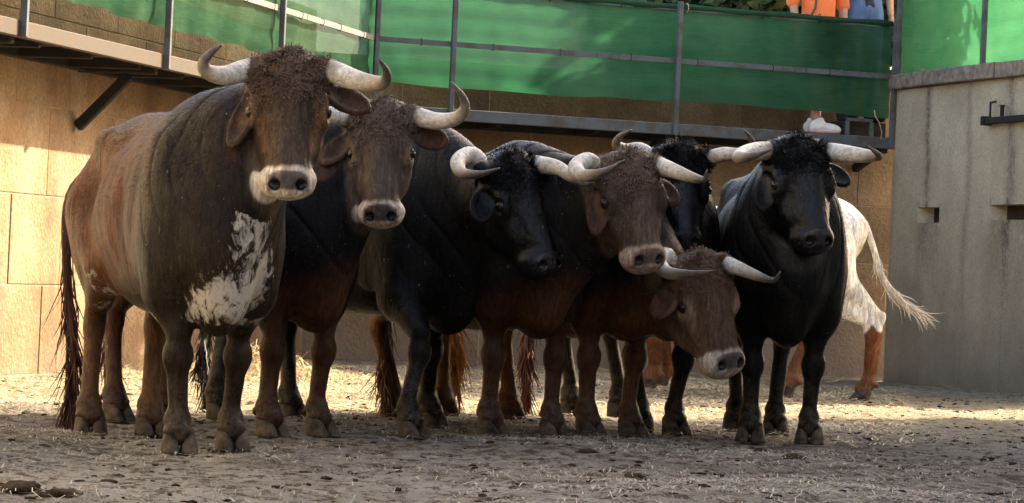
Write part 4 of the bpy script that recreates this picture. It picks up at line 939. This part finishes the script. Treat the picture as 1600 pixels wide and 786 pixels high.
# ------------------------------------------------------------ coats (hair colours per animal)
DARK = .72
def coat_fn(back, flank, dark, face, muzzle=None, legs=None, patch=None, mixes=(1, 1), nose=(.05, .04, .04), ringeye=None, tear=0.0, hind=None):
    """back/flank/dark: colour of topline, sides, neck+front; face; pale muzzle ring; legs"""
    def f(V, Nn, h, ears=()):
        n = len(V); x, y, z = V.T; nz = vnoise(V, 6, 1) * .12
        c = np.tile(np.array(flank, float), (n, 1))
        def mixc(w_, colr): c[:] = c * (1 - w_[:, None]) + np.array(colr, float) * w_[:, None]
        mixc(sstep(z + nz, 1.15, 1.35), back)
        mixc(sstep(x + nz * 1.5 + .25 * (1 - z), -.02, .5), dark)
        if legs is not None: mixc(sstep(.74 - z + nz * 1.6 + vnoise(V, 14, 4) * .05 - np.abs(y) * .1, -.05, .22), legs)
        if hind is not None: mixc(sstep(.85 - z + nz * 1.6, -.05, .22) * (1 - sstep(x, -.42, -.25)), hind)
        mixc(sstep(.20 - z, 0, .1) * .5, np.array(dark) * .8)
        a, l, u = h.T; tq = np.clip((a - .03) / .44, 0, 1); dl = np.sqrt((a - .03 - .44 * tq) ** 2 + l ** 2 + ((u + .11) * .8) ** 2); hd = 1 - sstep(dl, .175 - .04 * tq, .215 - .04 * tq)
        mixc(hd * 1.0, face)
        bare = np.zeros(n)
        if ringeye is not None:
            for s_ in (-1, 1):
                d = np.linalg.norm((h - np.array((.215, s_ * .145, -.055))) * np.array((1, 1, 1)), axis=1); mixc((1 - sstep(d + vnoise(h, 50, 2) * .01, .032, .07)) * .9, ringeye); ds = np.hypot(np.abs(l) - .105 + .1 * (a - .2), u + .05) + (np.abs(a - .28) > .09) * .2; mixc((1 - sstep(ds, .01, .04)) * tear * hd, ringeye)
        if muzzle is not None: mixc(sstep(a + .22 * np.abs(l) + vnoise(h, 60, 3) * .012, .446, .466) * hd * (1 - sstep(np.linalg.norm((h - np.array((.475, 0, -.09))) * np.array((1, .8, 1)), axis=1), .118, .128)), muzzle)
        nosem = sstep(a - .35 * np.maximum(0, np.abs(l) - .05), .458, .468) * (1 - sstep(a, .522, .535)) * hd * (1 - sstep(np.abs(l), .072, .086)) * sstep(u, -.10, -.08); mixc(nosem, nose); bare = nosem
        for s_ in (-1, 1): mixc(1 - sstep(np.linalg.norm((h - np.array((.508, s_ * .05, -.03))) * np.array((1, 1, .8)), axis=1), .016, .026), (.004, .003, .003))  # nostril depths painted near-black in place of shade
        if ringeye is not None:
            for s_ in (-1, 1): mixc((1 - sstep(np.linalg.norm(h - np.array((.205, s_ * .145, -.048)), axis=1), .026, .036)), (.015, .01, .008))
        for (e0, e1) in ears:
            ev = e1 - e0; tt_ = np.clip((h - e0) @ ev / (ev @ ev), .25, 1.1); de = np.linalg.norm(h - e0 - tt_[:, None] * ev, axis=1)
            we = (1 - sstep(de, .05, .075)) * sstep(tt_, .25, .45) * (np.abs(l) > .15); mixc(we * .7, np.array(face) * np.array((.95, .72, .62)))
        if max(back) < .01: bare = np.maximum(bare, hd * .4 + .12 * sstep(z, 1.2, 1.4))
        p = np.zeros(n) if patch is None else patch(V, h)
        c = np.clip(c, 0, 1) ** 1.12 * DARK
        return c, p.astype(np.float32), bare.astype(np.float32)
    return f
def patch_one(V, h):
    x, y, z = V.T
    chest = sstep(x, .46, .62) * sstep(.84 + .08 * np.sin(y * 9) - z, -.08, .2) * (1 - .75 * sstep(np.abs(y - .03), .13, .22)) * sstep(z, .50, .58)
    neck = sstep(x, .56, .68) * sstep(1.32 - z, 0, .2) * sstep(z, .72, .85) * (1 - sstep(np.abs(y - .07), .05, .13)) * .56
    belly = sstep(.64 - z, 0, .1) * sstep(z, .5, .56) * (np.abs(y) < .26) * (x < .5) * (x > -.6) * .6
    fl = (z > .6) * sstep(.16 - np.hypot(x + .42, (z - .68)), 0, .12) * .42
    hd = np.linalg.norm(h - np.array((.25, 0, -.1)), axis=1) < .38
    return np.clip(np.maximum.reduce([chest * .70, neck, belly, fl]), 0, 1) * (~hd | (h[:, 2] < -.22))
BR = (.085, .042, .02); OR = (.19, .075, .025); DK = (.032, .022, .016); BK = (.0038, .0038, .0046)
herd = []
herd.append(dict(label='huge brown bull with a white speckled chest, nearest of the herd on the left', front=(320, 707), head=22, sc=1.0, back=1.0, girth=1.02,
    legs=dict(fl=(363, 704), fr=(280, 708), hr=(141, 679), hl=(236, 680)), poll=(452, 92, -.22), face=(4, 17, 2), hs=1.05, fw=1.02, neck=1.12,
    horn_r=[(352, 118, -.05), (324, 112, -.09), (318, 98, -.12), (328, 84, -.13), (347, 70, -.14)], horn_l=[(552, 124, -.06), (580, 130, -.12), (600, 128, -.2), (604, 112, -.27), (592, 92, -.33)], hr=.05,
    ear_r=(.34, -.215, -.055, .7), ear_l=(.165, .31, -.11, -.5),
    coat=coat_fn((.17, .09, .04), (.155, .055, .016), (.036, .023, .013), (.115, .076, .053), muzzle=(.8, .7, .56), legs=(.05, .033, .017), patch=patch_one, nose=(.16, .125, .12), ringeye=(.3, .17, .085), tear=.35, hind=(.15, .075, .03)),  # hind: brown hair plus warm bounced light put into the colour
    curl=(1.0, .032, 1.7), tail=dict(pts=[(112, 300, .1), (106, 450, .1), (116, 560, 0), (108, 640, 0)], col=(.055, .022, .014), len=.38), fur=24000))
herd.append(dict(label='dark bull with grey-brown face and pale muzzle staring at the camera, second from left', front=(462, 682), head=42, sc=1.0, back=.99,
    legs=dict(fr=(425, 683), fl=(502, 682), hr=(184, 657), hl=(262, 657)), poll=(596, 168, -.25), face=(-2, 16, 3), hs=.98, fw=.95, hl=1.03, neck=1.05,
    horn_l=[(680, 189, -.04), (710, 186, -.1), (726, 170, -.15), (722, 150, -.18), (705, 128, -.2)], horn_r=[(520, 180, -.02), (490, 175, -.05), (475, 150, -.08), (478, 120, -.1)], hr=.046,
    ear_r=(.24, -.27, -.08, .6), ear_l=(.14, .30, -.09, -.2),
    coat=coat_fn(DK, (.03, .018, .012), BK, (.15, .11, .085), muzzle=(.76, .64, .52), legs=(.085, .036, .017), nose=(.13, .1, .095), ringeye=(.36, .26, .17)),
    curl=(1.0, .03, 1.5), tail=dict(pts=[(178, 330, .1), (176, 450, .1), (172, 560, 0), (188, 655, 0)], col=(.06, .02, .014), len=.3), fur=16000))
herd.append(dict(label='black bull turned right with curly forehead, between two brown-faced bulls', front=(668, 676), head=46, sc=1.0, back=1.02,
    legs=dict(fr=(645, 684), fl=(676, 668), hr=(345, 655), hl=(458, 655)), poll=(800, 245, -.35), face=(45, 26, 8), hs=1.05, fw=1.0, hl=1.05, jaw=1.1, neck=1.12,
    horn_r=[(738, 243, -.06), (716, 252, -.16), (722, 270, -.28), (750, 272, -.36), (780, 263, -.40)], horn_l=[(870, 262, -.08), (890, 275, -.18), (915, 288, -.3), (928, 286, -.36)], hr=.047,
    ear_r=(.25, -.25, -.10, .5), ear_l=(.18, .26, -.13, -.3),
    coat=coat_fn(BK, BK, BK, (.0058, .0058, .0074), legs=(.009, .0075, .006), nose=(.035, .03, .03)), curl=(1.1, .034, 1.5),
    tail=dict(pts=[(330, 400, .1), (322, 500, .1), (318, 560, 0), (326, 635, 0)], col=(.012, .009, .008), len=.3), fur=16000))
herd.append(dict(label='dark reddish-brown bull with a grey-brown curly face and pinkish muzzle in the middle', front=(817, 684), head=29, sc=1.0, back=.96,
    legs=dict(fr=(769, 682), fl=(866, 685), hr=(618, 655), hl=(672, 655)), poll=(985, 247, -.42), face=(24, 20, 6), hs=1.03, fw=1.07, hl=.97, jaw=1.2, neck=1.1,
    horn_r=[(918, 252, -.05), (900, 262, -.14), (912, 274, -.26), (945, 268, -.34), (976, 250, -.40)], horn_l=[(1050, 266, -.06), (1080, 277, -.14), (1100, 280, -.22), (1105, 266, -.28)], hr=.046,
    ear_r=(.33, -.20, -.10, .9), ear_l=(.16, .24, -.13, -.3),
    coat=coat_fn((.085, .04, .03), (.045, .02, .014), (.014, .009, .008), (.14, .096, .07), muzzle=(.52, .4, .3), legs=(.085, .036, .017), nose=(.2, .13, .11), ringeye=(.1, .07, .05), hind=(.15, .07, .03)),
    curl=(1.0, .032, 1.7), tail=dict(pts=[(606, 400, .1), (604, 520, .1), (600, 580, 0), (604, 640, 0)], col=(.14, .07, .04), len=.28), fur=16000))
herd.append(dict(label='brown bull with its head lowered lowest of all, pale ring round the eye', front=(952, 682), head=33, sc=1.0, back=.93,
    legs=dict(fr=(922, 682), fl=(988, 682), hr=(697, 655), hl=(800, 660)), poll=(1097, 404, -.38), face=(34, 22, 8), hs=1.08, fw=1.06, hl=1.0, jaw=1.25, neck=1.0,
    horn_r=[(1042, 400, -.05), (1030, 410, -.14), (1044, 426, -.26), (1080, 428, -.36), (1118, 423, -.44)], horn_l=[(1150, 418, -.08), (1180, 430, -.16), (1208, 438, -.24), (1219, 425, -.3)], hr=.046,
    ear_r=(.22, -.27, -.11, .9), ear_l=(.16, .22, -.17, -.3),
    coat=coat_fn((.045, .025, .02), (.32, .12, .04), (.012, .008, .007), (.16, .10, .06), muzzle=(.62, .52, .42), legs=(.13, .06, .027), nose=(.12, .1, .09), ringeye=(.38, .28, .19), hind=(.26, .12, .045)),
    curl=(.9, .03, 1.3), tail=dict(pts=[(700, 400, .1), (706, 480, 0), (712, 530, 0), (706, 600, 0)], col=(.42, .22, .09), len=.3, n=420), fur=16000))
herd.append(dict(label='black bull half hidden behind the brown heads, with long level white horns', front=(1028, 679), head=14, sc=1.0, back=.94,
    legs=dict(fl=(1056, 679), fr=(1000, 674), hr=(893, 650), hl=(968, 652)), poll=(1064, 234, -.25), face=(12, 20, 1), hs=.98, neck=1.0, ear_l=(),
    horn_r=[(1000, 234, -.02), (978, 234, -.05), (963, 226, -.1), (970, 212, -.14), (987, 203, -.17)], horn_l=[(1130, 241, -.03), (1160, 240, -.08), (1176, 228, -.13), (1170, 212, -.17), (1162, 203, -.19)], hr=.043,
    coat=coat_fn(BK, BK, BK, (.0058, .0058, .0074), legs=(.010, .0075, .006), nose=(.03, .028, .03)), curl=(1.1, .05, 1.4),
    tail=dict(pts=[(826, 400, .1), (824, 500, .1), (822, 560, 0), (822, 630, 0)], col=(.12, .05, .03), len=.3), fur=16000))
herd.append(dict(label='black bull standing square to the camera at the right end of the herd', front=(1218, 692), head=2, sc=1.0, back=1.0, girth=1.04,
    legs=dict(fr=(1172, 690), fl=(1264, 694), hr=(1150, 674), hl=(1211, 680)), poll=(1250, 222, -.28), face=(24, 24, 3), hs=1.05, fw=1.08, jaw=1.1, neck=1.15,
    horn_r=[(1188, 236, -.08), (1165, 240, -.2), (1155, 246, -.34), (1175, 244, -.48), (1205, 234, -.58)], horn_l=[(1322, 240, -.04), (1345, 243, -.1), (1362, 244, -.2), (1374, 244, -.3), (1356, 228, -.36)], hr=.05,
    ear_r=(.30, -.20, -.13, .9), ear_l=(.15, .30, -.12, -.3),
    coat=coat_fn(BK, BK, BK, (.0058, .0058, .0074), legs=(.010, .0085, .007), nose=(.035, .03, .035)), curl=(1.1, .034, 1.5),
    tail=dict(pts=[(1170, 400, .1), (1168, 520, 0), (1165, 580, 0), (1164, 620, 0)], col=(.03, .012, .008), len=.2), fur=16000))
def coat_white(V, Nn, h, ears=()):
    x, y, z = V.T; c = np.tile(np.array((.8, .76, .68)), (len(V), 1)); w_ = sstep(.50 + .02 * np.sin(y * 60) + .02 * np.sin(x * 80) - z, 0, .02)[:, None]
    c = c * (1 - w_) + np.array((.17, .06, .025)) * w_; return c, np.zeros(len(V), np.float32), np.zeros(len(V), np.float32)
herd.append(dict(label='white ox with red-brown lower legs, only its rump and flying tail showing behind the herd', cat='ox', front=(1012, 612), head=-93, sc=1.05, back=1.0, low=.22,
    legs=dict(fr=(1030, 606), fl=(1010, 611), hr=(1226, 622), hl=(1345, 628)), coat=coat_white, nofurpatch=False,
    poll=(975, 400, -.1), face=(-75, 35, 0), hs=.95,
    tail=dict(pts=[(1352, 352, -.03), (1366, 392, -.06), (1378, 430, -.1), (1403, 464, -.15), (1432, 486, -.2)], col=(.62, .55, .45), len=.2, n=170, t0=.5, droop=.15, tz=1.2), fur=12000))
import time as _t
_t0 = _t.time()
for S_ in herd: make_bull(S_)
print('herd', _t.time() - _t0)
# ------------------------------------------------------------ two people on the walkway, seen above and below the netting
M['skin'] = simple('tanned_skin', (0.42, 0.24, 0.16), 0.55, var=0.12, scale=14, bmp=0.1)
M['orange'] = simple('orange_cotton', (0.85, 0.2, 0.06), 0.85, var=0.12, scale=9, bmp=0.5)
M['denim'] = simple('blue_denim', (0.09, 0.16, 0.33), 0.85, var=0.35, scale=16, bmp=0.6, stretch=(1, 1, 0.4))
M['dark_cloth'] = simple('dark_cotton', (0.03, 0.032, 0.04), 0.9, var=0.3, scale=12, bmp=0.4)
M['trainer'] = simple('white_trainer', (0.75, 0.73, 0.7), 0.6, var=0.1, scale=20, bmp=0.2)
M['pink'] = simple('pink_rubber_sole', (0.6, 0.3, 0.26), 0.6, var=0.15, scale=20, bmp=0.1)
M['brown_strap'] = simple('brown_leather_strap', (0.12, 0.06, 0.035), 0.6, var=0.2, scale=20, bmp=0.2)
M['dark_hair'] = simple('dark_brown_hair', (0.03, 0.02, 0.013), 0.6, var=0.3, scale=40, bmp=0.5, stretch=(1, 1, 0.2))
def person(loc, rz, sc, shirt, pants, label, foot_turn, shoe, st=(.085, 0), shorts=False):
    root = empty('person', loc, rz, label, 'person')          # local: faces -y, x to its left in the picture's right
    J = dict(pel=(0, 0, .96), chest=(0, .01, 1.32), neck=(0, .02, 1.5), head=(0, -.01, 1.66))
    def limb(B, g=0.0, lo=0.0):
        for s in (-1, 1):
            kn = np.array((s * .10 + foot_turn * .01, -.03, .50)); an = np.array((s * st[0] + foot_turn * .02, .02 + s * st[1], .09))
            B.cone((s * .09, 0, .90), kn, .088 + g, .058 + g, .04)
            if lo < .5: B.cone(kn, an + (0, 0, max(0, lo - .09)), .058 + g, .038 + g * 1.4, .03)
    def arm(B, g=0.0, full=True):
        for s in (-1, 1):
            sh = np.array((s * .185, .01, 1.42)); el = np.array((s * .25, .02, 1.16)); wr = np.array((s * .235, -.06, .93))
            B.cone(sh, el, .052 + g, .042 + g, .03)
            if full:
                B.cone(el, wr, .041, .027, .02); pa = wr + np.array((0, -.015, -.05)); B.ell(pa, (.018, .038, .048), .015)
                for k in range(4):
                    b0 = wr + np.array((0, -.042 + k * .019, -.085)); L_ = (.062, .074, .07, .055)[k]; b1 = b0 + np.array((-s * .008, -.004, -L_ * .55)); b2 = b1 + np.array((-s * .022, 0, -L_ * .42))
                    B.cone(b0 + (0, 0, .02), b1, .0088, .008, .004); B.cone(b1, b2, .008, .0065, .003)
                t0 = wr + np.array((-s * .012, -.04, -.03)); B.cone(t0, t0 + np.array((-s * .02, -.025, -.04)), .011, .008, .006)
    B = SDF(); limb(B); arm(B)
    B.ell((0, .0, .98), (.155, .11, .13), .06); B.ell((0, .01, 1.15), (.135, .095, .17), .06); B.ell((0, .01, 1.34), (.175, .115, .16), .06)
    B.cone((-.13, .01, 1.43), (.13, .01, 1.43), .055, .055, .05); B.cone((0, .015, 1.42), (0, 0, 1.58), .058, .052, .03)
    B.ell((0, 0, 1.70), (.075, .095, .115), .02); B.ell((0, -.035, 1.62), (.052, .055, .06), .03); B.cone((0, -.095, 1.705), (0, -.115, 1.665), .010, .015, .012)
    B.ell((0, -.088, 1.628), (.026, .014, .009), .008)
    for s in (-1, 1): B.ell((s * .076, .01, 1.685), (.012, .022, .032), .008); B.ell((s * .032, -.092, 1.70), (.017, .012, .011), .008, neg=True)
    def fin(B, nm, mat, hc):
        V, Q = B.mesh(None, hc=hc); V = laplace(V, Q, 1, .4); return mesh_np(nm, V * sc, Q, mat, root)
    fin(B, 'body', M['skin'], .011)
    B = SDF(); limb(B, .014, .6 if shorts else .06); B.ell((0, 0, .97), (.172, .128, .13), .03); B.ell((0, -.0, 1.03), (.165, .12, .06), .03); fin(B, 'trousers', pants, .014)
    B = SDF(); B.cone((0, .01, 1.36), (0, .0, .98), .15, .155, .05, flat=(0, 1, 0), fs=1.25); B.ell((0, .01, 1.34), (.195, .135, .17), .05); B.cone((-.14, .01, 1.43), (.14, .01, 1.43), .068, .068, .04); arm(B, .016, False)
    B.ell((0, 0, .87), (.3, .3, .09), .01, neg=True); B.ell((0, 0, 1.52), (.07, .075, .06), .01, neg=True)
    V, Q = B.mesh(None, hc=.014); V = laplace(V, Q, 1, .4); Nn = vnormals(V, Q); V = V + Nn * ((1 - np.abs(vnoise(V * (1, 1, .45), 34, 3))) ** 2 * .006 * (1 - sstep(V[:, 2], 1.1, 1.3)))[:, None]
    mesh_np('shirt', V * sc, Q, shirt, root)
    B = SDF(); B.ell((0, .02, 1.735), (.088, .10, .098), .02); B.ell((0, -.075, 1.66), (.07, .07, .085), .02, neg=True); fin(B, 'hair', M['dark_hair'], .012)
    for s in (-1, 1):
        ei = link(bpy.data.objects.new('eye', EYE), root); ei.scale = (.011 * sc,) * 3; ei.location = Vector((s * .032, -.083, 1.70)) * sc
        a = foot_turn; c, d = math.cos(a), math.sin(a); ax = np.array((s * st[0] + foot_turn * .02, .02 + s * st[1], 0)); fw_ = np.array((d, -c, 0)); sd = np.array((c, d, 0))
        RR = np.stack([fw_, sd, np.array((0, 0, 1.))])
        B = SDF(); B.cone(ax + (0, 0, .12), ax + fw_ * .02 + (0, 0, .07), .046, .05, .02); B.ell(ax + fw_ * .07 + (0, 0, .055), (.12, .044, .046), .02, RR)
        B.ell(ax + fw_ * .14 + (0, 0, .042), (.07, .046, .038), .02, RR); B.ell(ax - fw_ * .045 + (0, 0, .06), (.035, .036, .05), .02, RR)
        B.cone(ax + (0, 0, .17), ax + (0, 0, .13), .036, .03, .01, neg=True); B.ell(ax + (0, 0, -.09), (.5, .5, .11), .004, neg=True)
        V, Q = B.mesh(None, hc=.008); so_ = mesh_np('shoe', V * sc, Q, shoe, root)
        B = SDF(); B.ell(ax + fw_ * .06 + (0, 0, .018), (.150, .050, .018), .01, RR)
        B.ell(ax + fw_ * .06 + (0, 0, -.198), (.5, .5, .2), .002, neg=True)
        V, Q = B.mesh(None, hc=.007); mesh_np('sole', V * sc, Q, M['pink'] if shoe is M['trainer'] else M['dark_cloth'], so_)
        # laces
        if shoe is M['trainer']:
            for k in range(4):
                p0 = ax + fw_ * (.035 + k * .024) + sd * -.026 + (0, 0, .106 - k * .009); p1 = ax + fw_ * (.045 + k * .024) + sd * .026 + (0, 0, .104 - k * .009)
                MB().tube([Vector(p0 * sc), Vector(((p0 + p1) / 2 + (0, 0, .006)) * sc), Vector(p1 * sc)], .004, 5).build('lace', M['plaster'], so_, smooth=True)
    return root
def on_deck(px, back):
    q = on_line(px, E, dB); p = Vector((q.x, q.y, 0)) - nB * back; return Vector((p.x, p.y, ZF))
rzb = math.atan2(dB.y, dB.x)
pa = person(on_deck(1279, .24), rzb, 1.0, M['orange'], M['dark_cloth'], 'person in an orange shirt and one white trainer, standing on the walkway behind the netting'.replace(' and one white trainer', ' and white trainers'), 1.35, M['trainer'], (.012, .085), True)
MB().tube([(-.13, -.10, 1.47), (-.10, -.155, 1.3), (-.12, -.17, 1.1), (-.19, -.12, .93)], .012, 6).build('bag_strap', M['brown_strap'], pa, smooth=True)
dB_ = on_deck(1360, .38)
bk = MB().box((0, 0, 0.07), (.42, .3, .136), ch=.01).build('wooden_block', M['slot_dark']); bk.location = dB_; bk.rotation_euler = (0, 0, rzb)
tag(bk, 'low dark wooden block under the feet of the person in jeans', 'block')
person(dB_ + Vector((0, 0, .14)), rzb, 1.06, M['dark_cloth'], M['denim'], 'person in blue jeans standing on the walkway at the far right end of the netting', 0.1, M['dark_cloth'], (.13, 0))
